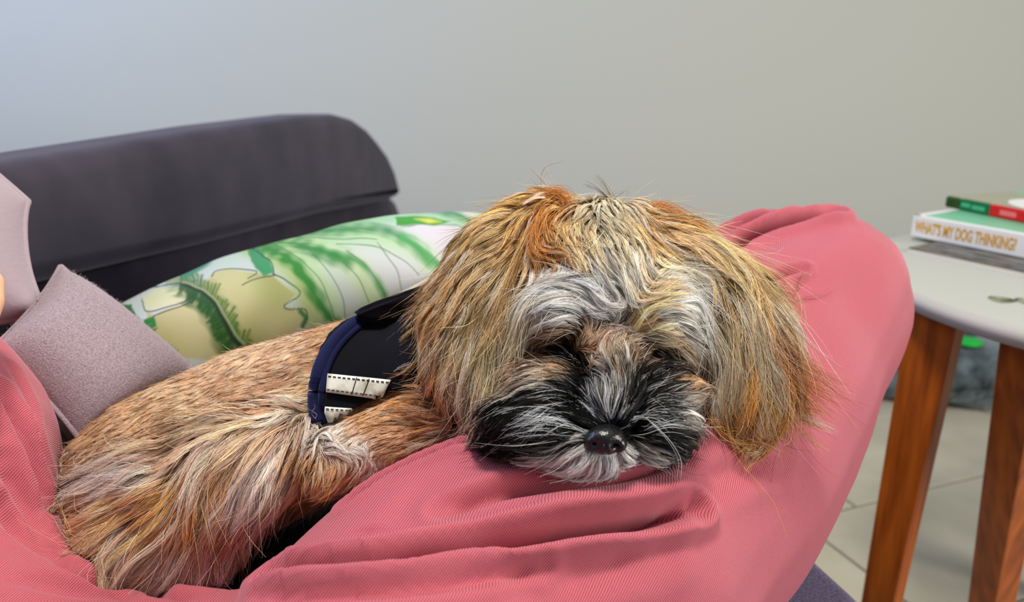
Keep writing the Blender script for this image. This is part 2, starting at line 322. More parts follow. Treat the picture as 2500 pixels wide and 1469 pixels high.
# green book with red spine half
zg = zb+BT+0.0004; a = onz(2305, 503, zg+0.001); c = onz(2500, 543, zg+0.001); dx = (c-a)[:2]; dx /= np.linalg.norm(dx)
gb = book('book', 'thinner book with green and red spine lying on top of the stack', a[:2], dx, None, 0, 0, zg, 0, None)
GT = 0.017
lbox('pages', (0.004, 0.008, 0.0012), (0.206, 0.143, GT-0.0012), M_page, gb)
lbox('spine', (0.0, 0, 0), (0.026, 0.008, GT), M_dgreen, gb, 0.003); lbox('spine', (0.0262, 0, 0), (0.078, 0.008, GT), M_green, gb, 0.002); o = lbox('spine', (0.0782, 0, 0), (0.21, 0.008, GT), M_red, gb, 0.002); o['label'] = 'red part of the spine'
lbox('cover', (0, 0.004, GT-0.0012), (0.21, 0.145, GT), M_khaki, gb); lbox('cover', (0, 0.004, 0), (0.21, 0.145, 0.0012), M_green, gb)
lbox('cover_border', (0, 0.128, GT-0.0004), (0.21, 0.145, GT+0.0003), M_mint, gb, 0.0002)
bm = bmesh.new(); bmesh.ops.create_cone(bm, cap_ends=True, segments=48, radius1=0.056, radius2=0.056, depth=0.0006, matrix=Matrix.Translation((0.13, 0.072, GT+0.0003)) @ Matrix.Diagonal((1.25, 1, 1, 1)))
me = bpy.data.meshes.new('cover_label'); bm.to_mesh(me); bm.free(); me.materials.append(M_white); o = bpy.data.objects.new('cover_label', me); link(o, gb); o['label'] = 'white rounded panel on the cover'
for k, (yy, x0, x1) in enumerate(((0.088, 0.10, 0.15), (0.078, 0.11, 0.17), (0.067, 0.105, 0.165))): lbox('cover_text', (x0, yy, GT+0.0005), (x1, yy+0.004, GT+0.0008), M_ink, gb, 0.0001)
lbox('spine_lettering', (0.030, -0.0003, 0.006), (0.046, 0.0002, 0.012), M_palegreen, gb, 0.0001); lbox('spine_lettering', (0.049, -0.0003, 0.005), (0.071, 0.0002, 0.011), M_palegreen, gb, 0.0001); lbox('spine_lettering', (0.096, -0.0003, 0.005), (0.122, 0.0002, 0.012), M_palered, gb, 0.0001)

# ------------------------------------------------------------------ pet bed on the floor
bed = empty('pet_bed', 'grey plush round pet bed on the floor behind the table legs', 'pet bed', (0.985, 2.17, 0))
V = []; F = []; nu, nv_ = 96, 28
for i in range(nu):
    a = 2*math.pi*i/nu
    for j in range(nv_):
        b_ = 2*math.pi*j/nv_; rr = 0.085*(1+0.10*math.sin(5*a+1)+0.05*math.sin(13*a)); q = 0.24+rr*math.cos(b_)
        V.append((0.985+q*math.cos(a), 2.17+q*0.95*math.sin(a), max(0.001, 0.085+rr*1.0*math.sin(b_)*(1.0 if math.sin(b_) > 0 else 1.0))))
for i in range(nu):
    for j in range(nv_): F.append((i*nv_+j, ((i+1) % nu)*nv_+j, ((i+1) % nu)*nv_+(j+1) % nv_, i*nv_+(j+1) % nv_))
mesh_obj('bolster', V, F, M_bed, bed)
bm = bmesh.new(); bmesh.ops.create_uvsphere(bm, u_segments=48, v_segments=24, radius=1, matrix=Matrix.Translation((0.985, 2.17, 0.05)) @ Matrix.Diagonal((0.22, 0.21, 0.045, 1))); bm_obj('inner_pad', bm, M_bed, bed, True)
bm = bmesh.new(); c = onz(2365, 834, 0.178); bmesh.ops.create_uvsphere(bm, u_segments=32, v_segments=16, radius=1, matrix=Matrix.Translation(Vector(c)) @ Matrix.Diagonal((0.032, 0.03, 0.011, 1)))
toy = bm_obj('toy', bm, M_toy, None, True); tag(toy, 'bright green toy lying on the grey pet bed', 'toy')

# ------------------------------------------------------------------ trousers
items = []
items += chain([(1990, 730, .70, 222), (1860, 880, .66, 285), (1740, 1010, .62, 345), (1565, 1225, .56, 385), (1410, 1410, .50, 435), (1110, 1570, .47, 458), (900, 1900, .40, 560)], 8)
items += chain([(1990, 730, .70, 215), (1850, 760, .71, 235), (1600, 870, .70, 240), (1340, 980, .68, 200)], 8)        # calf folded back behind the head
items += chain([(-345, 1060, .50, 372), (-250, 1150, .48, 355), (-260, 1500, .46, 385), (150, 1950, .42, 455), (900, 1930, .40, 520)], 8)
items += chain([(-200, 1700, .46, 330), (400, 1800, .46, 345), (1000, 1790, .44, 380)], 8)
pm = blob(items, 0.0027, 22)
X = npv(pm); N = npn(pm)
X = X + N*(0.0030*vnoise(X, 24, 3)+0.0009*vnoise(X, 75, 4))[:, None]; X[:, 2] = np.maximum(X[:, 2], 0.452); setv(pm, X)
ptree = bvh(pm)
creases = [  # pixel line on the cloth, half width m, depth m
    ([(660, 1412), (770, 1388), (900, 1376), (1100, 1346), (1250, 1318), (1400, 1286), (1560, 1268), (1690, 1238)], .0048, -.0230),
    ([(1080, 1250), (1200, 1205), (1330, 1183), (1500, 1160), (1660, 1118)], .0045, -.0085),
    ([(850, 1232), (950, 1165), (1060, 1112), (1150, 1078)], .0034, -.0120),
    ([(640, 1462), (900, 1447), (1100, 1425), (1320, 1385)], .0036, -.0050),
    ([(1790, 618), (1850, 586), (1930, 556), (2010, 528), (2060, 515)], .0052, -.0220),
    ([(1868, 686), (1910, 668), (1962, 655)], .0030, -.0080),
    ([(1800, 560), (1870, 533), (1945, 514)], .0055, -.0170),
    ([(860, 1303), (890, 1298), (930, 1298)], .0022, -.0030),
    ([(1700, 1190), (1800, 1150), (1900, 1120)], .0070, -.0040),
    ([(1300, 1440), (1450, 1400), (1600, 1340)], .0080, -.0050),
    ([(0, 950), (50, 1040), (85, 1130), (110, 1240)], .0040, -.0080),
    ([(30, 900), (75, 990), (100, 1080), (118, 1160)], .0035, -.0035),
    ([(0, 1130), (50, 1220), (110, 1320), (170, 1390)], .0045, -.0070),
    ([(0, 1240), (60, 1310), (160, 1390), (300, 1440), (480, 1462)], .0050, -.0090),
    ([(0, 1400), (150, 1440), (330, 1465)], .0040, -.0030)]
X = npv(pm); N = npn(pm); disp = np.zeros(len(X))
for line, wd, dp in creases:
    L3 = []
    for u, v in resample(line, 14):
        h = cast(ptree, u, v)
        if h: L3.append(h[0])
    if len(L3) < 2: continue
    L3 = np.array(L3); dd = poly_dist(X, L3); e0 = np.minimum(np.linalg.norm(X-L3[0], axis=1), np.linalg.norm(X-L3[-1], axis=1))
    fade = np.clip(e0/(3.0*wd), 0.25, 1)
    disp += fade*(dp*np.exp(-(dd/wd)**2)-0.38*dp*np.exp(-((dd-2.1*wd)/(1.1*wd))**2))
X = X+N*disp[:, None]; setv(pm, X); ptree = bvh(pm)
person = empty('person', 'person in pink twill trousers sitting cross-legged with the dog on their lap', 'person', (0.0, 0.3, 0.45))
trou = finish('trousers', pm, M_pink, person)
hand = chain([(-165, 900, .425, 82), (-225, 990, .41, 78), (-330, 1120, .375, 82), (-560, 1420, .31, 130)], 9) + chain([(-110, 890, .43, 62), (-215, 880, .425, 62)], 5)
for fg in ([(-100, 860, .430, 38), (-50, 790, .447, 36), (-26, 735, .462, 34), (-22, 688, .478, 31)], [(-145, 840, .425, 39), (-115, 760, .445, 37), (-95, 700, .463, 35), (-92, 660, .480, 31)],
           [(-195, 835, .425, 38), (-180, 750, .447, 36), (-165, 695, .465, 34), (-160, 658, .480, 30)], [(-245, 850, .425, 34), (-245, 780, .445, 32), (-238, 735, .460, 29), (-232, 705, .472, 26)],
           [(-130, 950, .425, 42), (-75, 935, .435, 38), (-42, 895, .450, 33)]): hand += chain(fg, 6)
sk = blob(hand, 0.0025, 5)
finish('hand', sk, M_skin, person)

# ------------------------------------------------------------------ dog: one continuous body
dog = empty('dog', 'long-haired tan and white dog with black muzzle asleep on the pink trousers', 'dog', tuple(P(1000, 1100, .55)))
torso = chain([(1000, 940, .56, 175), (900, 962, .56, 188), (640, 1052, .56, 208), (400, 1165, .55, 212), (240, 1260, .53, 165)], 8)
neck = chain([(1000, 940, .56, 165), (1180, 860, .53, 165), (1400, 790, .51, 190)], 6)
hind = chain([(330, 1230, .52, 150), (470, 1205, .49, 160), (570, 1145, .485, 135), (665, 1095, .50, 105)], 6) + chain([(470, 1250, .49, 140), (330, 1320, .48, 115), (230, 1360, .48, 70)], 5) + chain([(470, 1270, .49, 130), (470, 1350, .485, 90)], 4)
fore = chain([(1090, 1025, .515, 105), (965, 1068, .50, 88), (840, 1112, .49, 76)], 7) + chain([(840, 1112, .49, 70), (800, 1150, .485, 55)], 4)
skull = [ball(1450, 745, .505, 235, 215, .062), ball(1445, 610, .52, 205, 110, .050), ball(1560, 620, .52, 150, 90, .045), ball(1320, 820, .49, 125, 130, .035), ball(1620, 830, .49, 130, 130, .035)]
face = [ball(1360, 770, .465, 90, 75, .024), ball(1600, 770, .465, 95, 80, .024), ball(1445, 848, .450, 42, 40, .013), ball(1545, 855, .450, 38, 38, .012),
        ball(1495, 890, .445, 52, 90, .026), ball(1490, 985, .430, 62, 75, .024), ball(1340, 950, .455, 105, 75, .030), ball(1600, 960, .455, 85, 70, .028),
        ball(1330, 1045, .437, 120, 70, .027), ball(1600, 1035, .437, 80, 65, .024), ball(1450, 1080, .423, 90, 55, .020), ball(1440, 1110, .425, 100, 42, .018), ball(1250, 1030, .45, 70, 65, .028)]
ears = chain([(1305, 568, .50, 84), (1210, 640, .495, 95), (1140, 780, .49, 95), (1130, 900, .485, 80), (1165, 985, .475, 42)], 6) + \
       chain([(1650, 640, .50, 85), (1750, 710, .49, 85), (1820, 820, .485, 95), (1835, 920, .48, 88), (1820, 985, .475, 70)], 6)
dm = blob(torso+neck+hind+fore+skull+face+ears, 0.0030, 4)
X = npv(dm); pxy = proj(X)
body = finish('body', dm, None, dog)
dtree = bvh(dm)

# ---- coat colour, read as named patches of the coat around places on the body
CH = """1290 520 205 150 80;1330 480 215 140 70;1310 600 185 118 58;1200 580 190 150 95;1120 700 185 145 95;1050 760 180 140 90;1150 850 180 150 110;1210 800 210 180 128;1180 950 178 148 118;1150 1020 165 122 98;1240 700 198 158 98;1270 760 218 190 130;1230 900 198 168 128;1165 1060 180 140 110
1250 620 200 155 95;1380 520 215 170 110;1340 640 180 125 70;1400 570 205 165 110
1450 500 215 195 160;1500 560 198 178 138;1420 620 205 178 130;1480 650 208 198 185;1540 640 218 208 188;1510 720 200 195 190
1400 700 236 235 234;1330 720 230 226 218;1460 740 222 220 224;1420 730 250 250 250;1380 735 250 248 246;1440 700 250 250 250;1350 700 246 244 240;1470 690 235 232 230;1490 740 235 235 238;1690 740 250 246 238;1650 690 248 240 225;1720 800 246 240 228;1660 780 248 240 224;1500 680 235 225 208;1360 700 236 232 226;1290 790 215 195 165;1370 670 215 210 205;1440 680 215 215 220;1300 740 210 190 150;1350 760 225 222 220
1600 560 205 150 90;1650 540 210 160 100;1700 590 215 175 120;1620 640 215 190 150;1560 720 225 185 130;1600 800 235 205 160;1660 720 242 235 220;1690 800 232 228 218;1720 880 205 185 155;1640 840 200 165 125;1640 680 235 225 205;1570 770 235 195 140;1740 830 190 170 140
1340 825 165 115 70;1385 850 55 35 24;1412 885 10 8 8;1440 850 160 115 85;1470 830 165 125 95;1300 880 110 75 50;1370 920 175 135 98;1290 930 190 165 140;1350 868 55 34 22;1400 820 110 75 50;1350 928 195 168 140;1245 930 165 135 108;1330 962 14 12 12;1270 985 16 14 14;1385 948 30 26 26;1225 990 30 24 22
1575 850 95 65 45;1600 888 12 9 8;1620 905 10 8 8;1585 875 30 20 15;1560 870 105 78 60;1640 880 95 65 45;1540 830 140 110 85;1680 930 195 145 100;1620 925 55 45 40;1650 905 60 40 30
1500 800 125 105 92;1500 880 150 130 105;1490 950 105 100 95;1480 1010 85 85 92
1300 985 12 12 14;1330 1010 8 8 9;1380 1000 10 10 12;1300 1060 8 8 9;1250 1060 10 10 11;1200 1040 14 14 15;1370 1065 10 10 12;1250 1000 22 20 20;1570 1010 18 18 20;1550 1050 12 12 14;1600 1060 20 20 22;1640 1060 30 30 32;1580 940 24 22 22;1420 1000 14 14 16;1440 950 40 40 44;1230 1040 10 10 12;1350 1040 10 10 12;1400 970 25 25 28;1250 1100 14 14 16;1200 1000 50 42 38;1560 980 34 34 36;1620 1000 52 52 55;1660 980 110 105 100;1580 1060 22 22 25;1620 1100 45 44 46;1330 1080 10 10 12;1400 1030 10 10 12;1520 1010 40 40 45;1180 1070 30 28 28;1690 1010 120 112 105
1405 1095 240 240 240;1350 1140 244 240 240;1345 1125 235 230 230;1415 1115 244 244 244;1440 1130 238 238 238;1500 1130 235 235 235;1580 1125 205 205 205;1310 1150 225 205 205;1410 1050 10 10 12;1370 1085 16 16 18;1420 1075 60 60 62;1560 1105 150 150 150;1290 1105 14 14 16;1240 1075 10 10 12
1750 640 205 165 105;1820 700 188 153 103;1780 800 160 125 80;1740 760 140 102 55;1850 800 182 162 132;1900 760 190 170 145;1820 900 180 150 105;1880 920 185 135 75;1930 900 185 115 60;1980 950 160 90 50;1800 1000 175 130 75;1850 1040 190 120 55;1920 1010 175 125 70;1750 1020 178 128 68;1740 920 195 172 138;1790 740 150 120 75
800 830 190 145 95;700 850 205 165 120;600 880 215 175 130;560 950 190 150 105;680 930 180 135 90;450 980 208 173 123;350 1030 192 152 102;250 1080 175 135 85;150 1150 140 95 60;120 1220 85 50 28;740 960 222 182 132;700 1010 232 208 172;780 1060 238 218 192;900 1010 195 140 85;1000 960 175 115 58;1060 1000 150 95 48;950 1070 200 150 100;890 1120 238 218 192;980 1100 185 128 78;500 900 200 160 115;640 1000 195 150 105
520 1040 215 180 135;600 1060 205 170 125;430 1060 150 110 70;640 1130 228 210 188;560 1150 200 150 90;450 1150 188 128 64;350 1130 228 208 178;280 1160 238 228 212;400 1230 188 132 68;300 1230 200 155 95;200 1270 185 140 95;120 1270 175 130 95;330 1330 218 195 165;450 1330 208 188 165;520 1350 190 175 160;620 1250 220 205 180;680 1180 212 188 145;760 1200 200 155 95;850 1180 195 150 95;640 1320 205 180 138;240 1350 200 165 115;480 1240 185 130 72;560 1280 168 108 58;500 1120 225 200 170;590 1220 225 210 190;730 1130 190 135 80;400 1100 200 165 120"""
CH = np.array([list(map(float, q.split())) for ln in CH.split('\n') for q in ln.split(';')])
bd = (CH[:, 0] < 1100) & (CH[:, 1] > 780); CH[bd, 2:] = np.clip(CH[bd, 2:]*np.array([1.05, 1.0, 1.05])+6, 0, 250)
CHL = np.array([lin(c) for c in CH[:, 2:]])
def coat(uv):
    out = np.empty((len(uv), 3))
    for s in range(0, len(uv), 20000):
        q = uv[s:s+20000]; d2 = ((q[:, None, :2]-CH[None, :, :2])**2).sum(-1)+90.0; wt = 1/d2**2.2
        k = np.argsort(-wt, 1)[:, :5]; ww = np.take_along_axis(wt, k, 1); ww /= ww.sum(1, keepdims=True)
        out[s:s+20000] = (CHL[k]*ww[..., None]).sum(1)
    lm = out.mean(1, keepdims=True); out = np.clip(lm+(out-lm)*1.12, 0.001, 1)*np.clip(0.75+0.45*np.sqrt(lm), 0, 1.08)
    return out
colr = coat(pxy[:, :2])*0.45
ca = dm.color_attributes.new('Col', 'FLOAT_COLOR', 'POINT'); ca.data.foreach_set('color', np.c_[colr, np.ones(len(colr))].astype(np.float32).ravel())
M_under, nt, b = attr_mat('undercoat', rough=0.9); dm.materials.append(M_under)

# ---- hair flow: strokes (length mm, lift mm, width of a lock mm | pixel points)
GD = """28 8 4|1280 510 1200 560 1130 640 1060 720 985 785
30 8 4|1290 540 1230 620 1160 720 1090 820 1055 905
38 8 4|1290 600 1230 700 1170 800 1120 900 1100 965
48 8 4|1290 640 1250 740 1215 840 1190 930 1180 990
30 6 4|1150 800 1120 920 1140 1010 1165 1070
44 7 4|1310 690 1262 800 1212 900 1182 1000 1165 1060
26 7 4|1330 495 1260 505 1190 545 1130 625
24 9 4|1380 480 1310 505 1288 560 1300 640 1320 680
24 9 3|1420 495 1350 500 1310 545 1320 610
26 7 3|1420 520 1400 580 1440 650 1490 700
26 6 3|1350 560 1400 605 1450 660 1500 720
26 6 3|1320 620 1380 640 1440 680
28 8 3|1455 500 1490 560 1515 640 1535 700
28 8 3|1500 510 1530 580 1540 650 1535 720
22 5 3|1510 740 1480 770 1495 800
32 7 3|1490 770 1440 705 1370 690 1310 730 1265 820
32 7 3|1500 745 1460 680 1390 660 1305 690 1258 780 1238 870
28 6 3|1460 790 1400 745 1340 755 1290 810 1262 870
20 4 3|1440 820 1390 795 1330 808 1280 850 1255 905
9 4 2|1425 855 1440 875 1450 900
9 4 2|1430 850 1460 840 1485 810
9 4 2|1420 845 1430 820 1460 800
18 4 3|1410 905 1360 890 1300 900 1250 930
22 5 3|1420 925 1340 920 1250 950 1190 990
32 7 3|1545 775 1580 730 1650 700 1710 760 1745 850
34 7 3|1530 750 1560 690 1640 655 1712 690 1752 780 1775 880
28 6 3|1550 800 1610 765 1670 790 1712 860 1765 955
20 5 3|1560 830 1620 820 1680 860 1720 940 1740 1000
10 4 2|1545 870 1570 850 1600 850
14 4 2|1580 900 1630 890 1680 920 1710 960
28 8 3|1560 530 1575 600 1570 680 1550 730
32 8 3|1600 545 1650 560 1720 600 1780 670
30 7 3|1580 600 1630 630 1690 670 1740 740
46 9 4|1640 545 1710 565 1765 615 1820 700 1860 800
48 9 4|1720 580 1790 640 1850 720 1900 800 1945 900 1990 965
46 9 4|1720 620 1770 720 1792 830 1800 930 1780 1045
46 9 4|1760 620 1830 740 1872 850 1902 960 1912 1045
46 9 4|1800 650 1880 740 1930 850 1995 965
36 7 4|1740 700 1738 800 1722 900 1732 980 1760 1055
26 7 4|1740 960 1762 1030 1800 1062 1850 1075
30 8 4|1830 880 1850 960 1860 1030 1840 1075
30 8 4|1880 880 1920 950 1960 990 2000 985
30 12 4|1820 660 1890 695 1940 740 1952 805
30 9 3|1465 1030 1405 975 1330 965 1260 990 1180 1040
30 9 3|1450 1055 1370 1020 1280 1030 1180 1075
28 8 3|1430 1078 1340 1075 1250 1090 1175 1105
26 8 3|1400 960 1320 965 1240 1000 1170 1060
20 8 2|1482 1020 1470 960 1442 915 1415 890
18 8 2|1492 1020 1496 950 1502 900
24 9 2|1505 1020 1535 960 1585 925 1650 900
26 8 3|1520 1040 1590 990 1650 965 1705 955
22 8 3|1525 1055 1600 1030 1660 1022 1705 1035
22 8 3|1540 1080 1600 1075 1645 1105 1665 1150
20 6 3|1425 1060 1370 1100 1310 1130 1285 1155
18 6 3|1450 1100 1420 1130 1370 1160 1320 1172
13 5 2|1480 1112 1478 1135 1470 1160
15 5 2|1520 1100 1560 1125 1600 1135
10 3 2|1500 935 1500 865 1508 790
14 5 2|1500 900 1470 890 1430 910
9 2 2|880 790 800 810 740 835 680 875
9 2 2|800 900 740 900 660 935 580 960
9 2 2|620 860 560 900 480 960 400 1000
9 2 2|480 960 400 985 300 1060 220 1110
10 2 2|300 1050 250 1080 150 1150 110 1200
10 2 2|760 960 700 985 620 1010 540 1035
9 2 2|1060 930 980 950 900 1010 840 1060
9 2 2|1080 1000 980 1010 900 1040 830 1080
12 3 2|1060 1060 960 1085 900 1120 850 1150
16 4 3|790 1080 850 1100 900 1120 930 1135
17 6 3|770 1100 755 1160 720 1210
17 6 4|850 1130 840 1165 800 1200 760 1230
14 5 3|900 1135 880 1165 850 1185
22 8 3|740 990 690 985 600 1000 520 1030 440 1085
36 9 4|720 1010 660 1075 600 1150 565 1250 540 1330
38 9 4|650 1030 570 1085 520 1150 500 1240 480 1300
28 8 4|745 1050 715 1130 670 1200 620 1250 580 1290
30 9 4|600 1030 510 1050 450 1110
34 9 4|430 1110 340 1135 250 1160 200 1180
36 9 4|440 1140 340 1195 230 1260 130 1295
40 9 4|450 1170 375 1260 290 1345 225 1410
42 9 4|480 1190 445 1290 405 1370 365 1440
42 9 4|530 1190 505 1290 485 1370 470 1440
36 9 4|600 1160 575 1240 550 1310 535 1370
26 8 4|680 1140 650 1200 615 1260 590 1310
24 6 4|210 1210 140 1240 85 1275
30 8 4|200 1280 160 1340 135 1405
34 8 4|300 1290 230 1370 190 1430"""
S_pos, S_dir, S_par = [], [], []
for ln in GD.split('\n'):
    a, b_ = ln.split('|'); L, lf_, ck = map(float, a.split()); q = np.array(list(map(float, b_.split()))).reshape(-1, 2)
    n = max(4, int(np.linalg.norm(np.diff(q, axis=0), axis=1).sum()/22)); q = resample(q, n); dl = None; P3 = []
    for u, v in q:
        h = cast(dtree, u, v)
        if h and (dl is None or proj(h[0])[2]-dl < 0.035): dl = proj(h[0])[2]; P3.append(h[0])
        else: P3.append(P(u, v, dl if dl else .5))
    P3 = np.array(P3); T = np.gradient(P3, axis=0)
    # heal depth jumps so that the flow stays along the coat
    T -= np.outer(T@FW, FW)*0.55; T /= np.linalg.norm(T, axis=1)[:, None]+1e-9
    S_pos.append(P3); S_dir.append(T); S_par.append(np.tile([L*(1.25 if L > 30 else 1.0)/1000, lf_*(0.6 if L < 13 else 1.0)/1000, ck*(1.35 if L > 30 else 1.0)/1000], (n, 1)))
S_pos = np.vstack(S_pos); S_dir = np.vstack(S_dir); S_par = np.vstack(S_par)
def field(X, k=6, pw=1.6):
    dirs = np.empty_like(X); par = np.empty((len(X), 3))
    for s in range(0, len(X), 4000):
        q = X[s:s+4000]; d2 = ((q[:, None]-S_pos[None])**2).sum(-1)+4e-6; kk = np.argpartition(d2, k, 1)[:, :k]
        wt = 1/np.take_along_axis(d2, kk, 1)**pw; wt /= wt.sum(1, keepdims=True)
        dirs[s:s+4000] = (S_dir[kk]*wt[..., None]).sum(1); par[s:s+4000] = (S_par[kk]*wt[..., None]).sum(1)
    dirs /= np.linalg.norm(dirs, axis=1)[:, None]+1e-9
    return dirs, par

def sample_mesh(me, n, wfun=None, seed=1):
    me.calc_loop_triangles(); r = np.random.default_rng(seed)
    T = np.empty(len(me.loop_triangles)*3, dtype=np.int64); me.loop_triangles.foreach_get('vertices', T); T = T.reshape(-1, 3); V = npv(me)
    A, B, C_ = V[T[:, 0]], V[T[:, 1]], V[T[:, 2]]; cr = np.cross(B-A, C_-A); ar = np.linalg.norm(cr, axis=1)/2; nn = cr/(2*ar[:, None]+1e-15)
    wt = ar.copy()
    if wfun is not None: wt *= wfun((A+B+C_)/3, nn)
    i = r.choice(len(T), n, p=wt/wt.sum()); u = r.random((n, 1)); v = r.random((n, 1)); fl = (u+v) > 1; u = np.where(fl, 1-u, u); v = np.where(fl, 1-v, v)
    return A[i]+(B-A)[i]*u+(C_-A)[i]*v, nn[i]

def in_poly(uv, poly):
    x, y = uv[:, 0], uv[:, 1]; ins = np.zeros(len(uv), bool); n = len(poly)
    for i in range(n):
        x1, y1 = poly[i]; x2, y2 = poly[(i+1) % n]
        c = ((y1 > y) != (y2 > y)) & (x < (x2-x1)*(y-y1)/((y2-y1) if y2 != y1 else 1e-9)+x1); ins ^= c
    return ins
# harness zone: a slice of the chest between two cross-sections of the trunk, above the foreleg
ax_a, ax_b = P(640, 1085, .56), P(1000, 940, .56); AX = ax_b-ax_a; AXL = np.linalg.norm(AX); AX /= AXL
ft_nodes = [P(1090, 1025, .515), P(965, 1068, .50), P(840, 1112, .49)]
HC = P(975, 905, .51); HR = 0.0532
def harness_zone(X, n=None):
    s = (X-ax_a)@AX; uv = proj(X)
    rad = np.linalg.norm((X-ax_a)-np.outer(s, AX), axis=1)
    near_leg = poly_dist(X, ft_nodes) < 0.0275
    return (np.linalg.norm(X-HC, axis=1) < HR) & (~near_leg) & (rad < 0.085) & (poly_dist(X, [P(1300, 560, .50), P(1210, 640, .495), P(1140, 780, .49), P(1130, 900, .485)]) > 0.030)

def hair_obj(name, curves, radius, cols, mat_, parent):
    """curves (n,k,3), radius (n,k), cols (n,k,3)"""
    n, k = curves.shape[:2]; hc = bpy.data.hair_curves.new(name); hc.add_curves([k]*n)
    hc.attributes['position'].data.foreach_set('vector', curves.astype(np.float32).ravel()) if 'position' in hc.attributes else None
    ra = hc.attributes.get('radius') or hc.attributes.new('radius', 'FLOAT', 'POINT'); ra.data.foreach_set('value', radius.astype(np.float32).ravel())
    c4 = np.ones((n*k, 4), np.float32); c4[:, :3] = cols.reshape(-1, 3)
    co = hc.attributes.new('Col', 'FLOAT_COLOR', 'POINT'); co.data.foreach_set('color', c4.ravel())
    hc.materials.append(mat_); o = bpy.data.objects.new(name, hc); link(o, parent)
    if parent is not None: o.matrix_parent_inverse = parent.matrix_world.inverted()
    return o

def grow(roots, normals, K, lenj, seed, kids, spread, tipc, frizz, col_fn, rad, lift_mul=1.0, par_over=None, flow_noise=0.19, curlf=0.65):
    r = np.random.default_rng(seed); n = len(roots)
    p = roots.copy(); dirs, par = field(p); L = par[:, 0]*np.exp(r.normal(0, lenj, n)); lift = par[:, 1]*lift_mul*np.exp(r.normal(0, 0.25, n)); ck = par[:, 2]
    if par_over is not None: L, lift, ck = par_over(L, lift, ck)
    pts = [p.copy()]; nr = normals.copy(); ph = r.uniform(0, 6.28, n); sgn = r.choice([-1, 1], n); wob = r.uniform(0.5, 1.6, n)
    vel = None
    for k in range(1, K):
        s = k/(K-1); d, _ = field(p)
        d = d-nr*(d*nr).sum(1)[:, None]*0.7; side = np.cross(nr, d); nz = vnoise(p, 90, seed+5); nz2 = vnoise(roots, 260, seed+6)
        d = d+side*(flow_noise*(nz+0.8*nz2)+curlf*0.30*wob*np.sin(ph+s*5.0)*sgn*np.clip(L/0.03, 0, 1))[:, None]
        d /= np.linalg.norm(d, axis=1)[:, None]+1e-9
        vel = d if vel is None else 0.55*vel+0.45*d; vel /= np.linalg.norm(vel, axis=1)[:, None]+1e-9
        p = p+vel*(L/(K-1))[:, None]
        h = lift*np.sqrt(s)*(1-0.35*s)
        for i in range(n):
            q = dtree.find_nearest(Vector(p[i]))
            if q[0] is None: continue
            nq = np.array(q[1]); dv = p[i]-np.array(q[0]); sd = dv@nq
            if sd < h[i]: p[i] += nq*(h[i]-sd)
            elif sd < h[i]+0.012: p[i] -= nq*(sd-h[i])*0.35
            nr[i] = nq
            q = ptree.find_nearest(Vector(p[i]))
            nq = np.array(q[1]); sd = (p[i]-np.array(q[0]))@nq
            if sd < 0.0025: p[i] += nq*(0.0025-sd)
        pts.append(p.copy())
    G_ = np.stack(pts, 1)                       # (n,K,3) lock centre lines
    # strands of each lock
    n0 = normals; t1 = np.cross(n0, np.array([0.3, 0.5, 0.8])); t1 /= np.linalg.norm(t1, axis=1)[:, None]; t2 = np.cross(n0, t1)
    a = r.uniform(0, 6.28, (n, kids)); rr = np.sqrt(r.random((n, kids)))*(ck*spread)[:, None]
    off = t1[:, None]*(np.cos(a)*rr)[..., None]+t2[:, None]*(np.sin(a)*rr)[..., None]
    s = np.linspace(0, 1, K)[None, None, :, None]
    lenv = r.uniform(0.72, 1.08, (n, kids))
    # re-time each strand so that lengths differ
    idx = np.clip(np.linspace(0, 1, K)[None, None]*lenv[..., None], 0, 1)*(K-1); i0 = np.minimum(idx.astype(int), K-2); fr = idx-i0
    I = np.arange(n)[:, None, None]; C_ = G_[I, i0]*(1-fr[..., None])+G_[I, i0+1]*fr[..., None]
    tc_ = np.where(L < 0.014, np.maximum(tipc, 0.65), tipc)[:, None, None, None]; conv = 1-(1-tc_)*s**0.9
    C_ = C_+off[:, :, None]*conv
    fz = r.normal(size=(n, kids, 1, 3)); fz2 = r.normal(size=(n, kids, 1, 3)); ph = r.uniform(0, 6.28, (n, kids, 1, 1)); fq = r.uniform(1.5, 4.5, (n, kids, 1, 1))
    Ls = L[:, None, None, None]
    C_ = C_+frizz*Ls*s**1.3*(fz*0.55+fz2*0.35*np.sin(ph+fq*s*3.0))
    stray = (r.random((n, kids)) < 0.05)[..., None, None]
    C_ = C_+stray*Ls*0.22*s**1.5*r.normal(size=(n, kids, 1, 3))
    C_ = C_.reshape(n*kids, K, 3)
    sp_ = np.linspace(0, 1, K); rad_ = rad*r.uniform(0.7, 1.25, (n*kids, 1))*(1-0.72*sp_**2.2)[None]
    cols = col_fn(C_, G_, n, kids, r)
    return C_, rad_, cols, G_

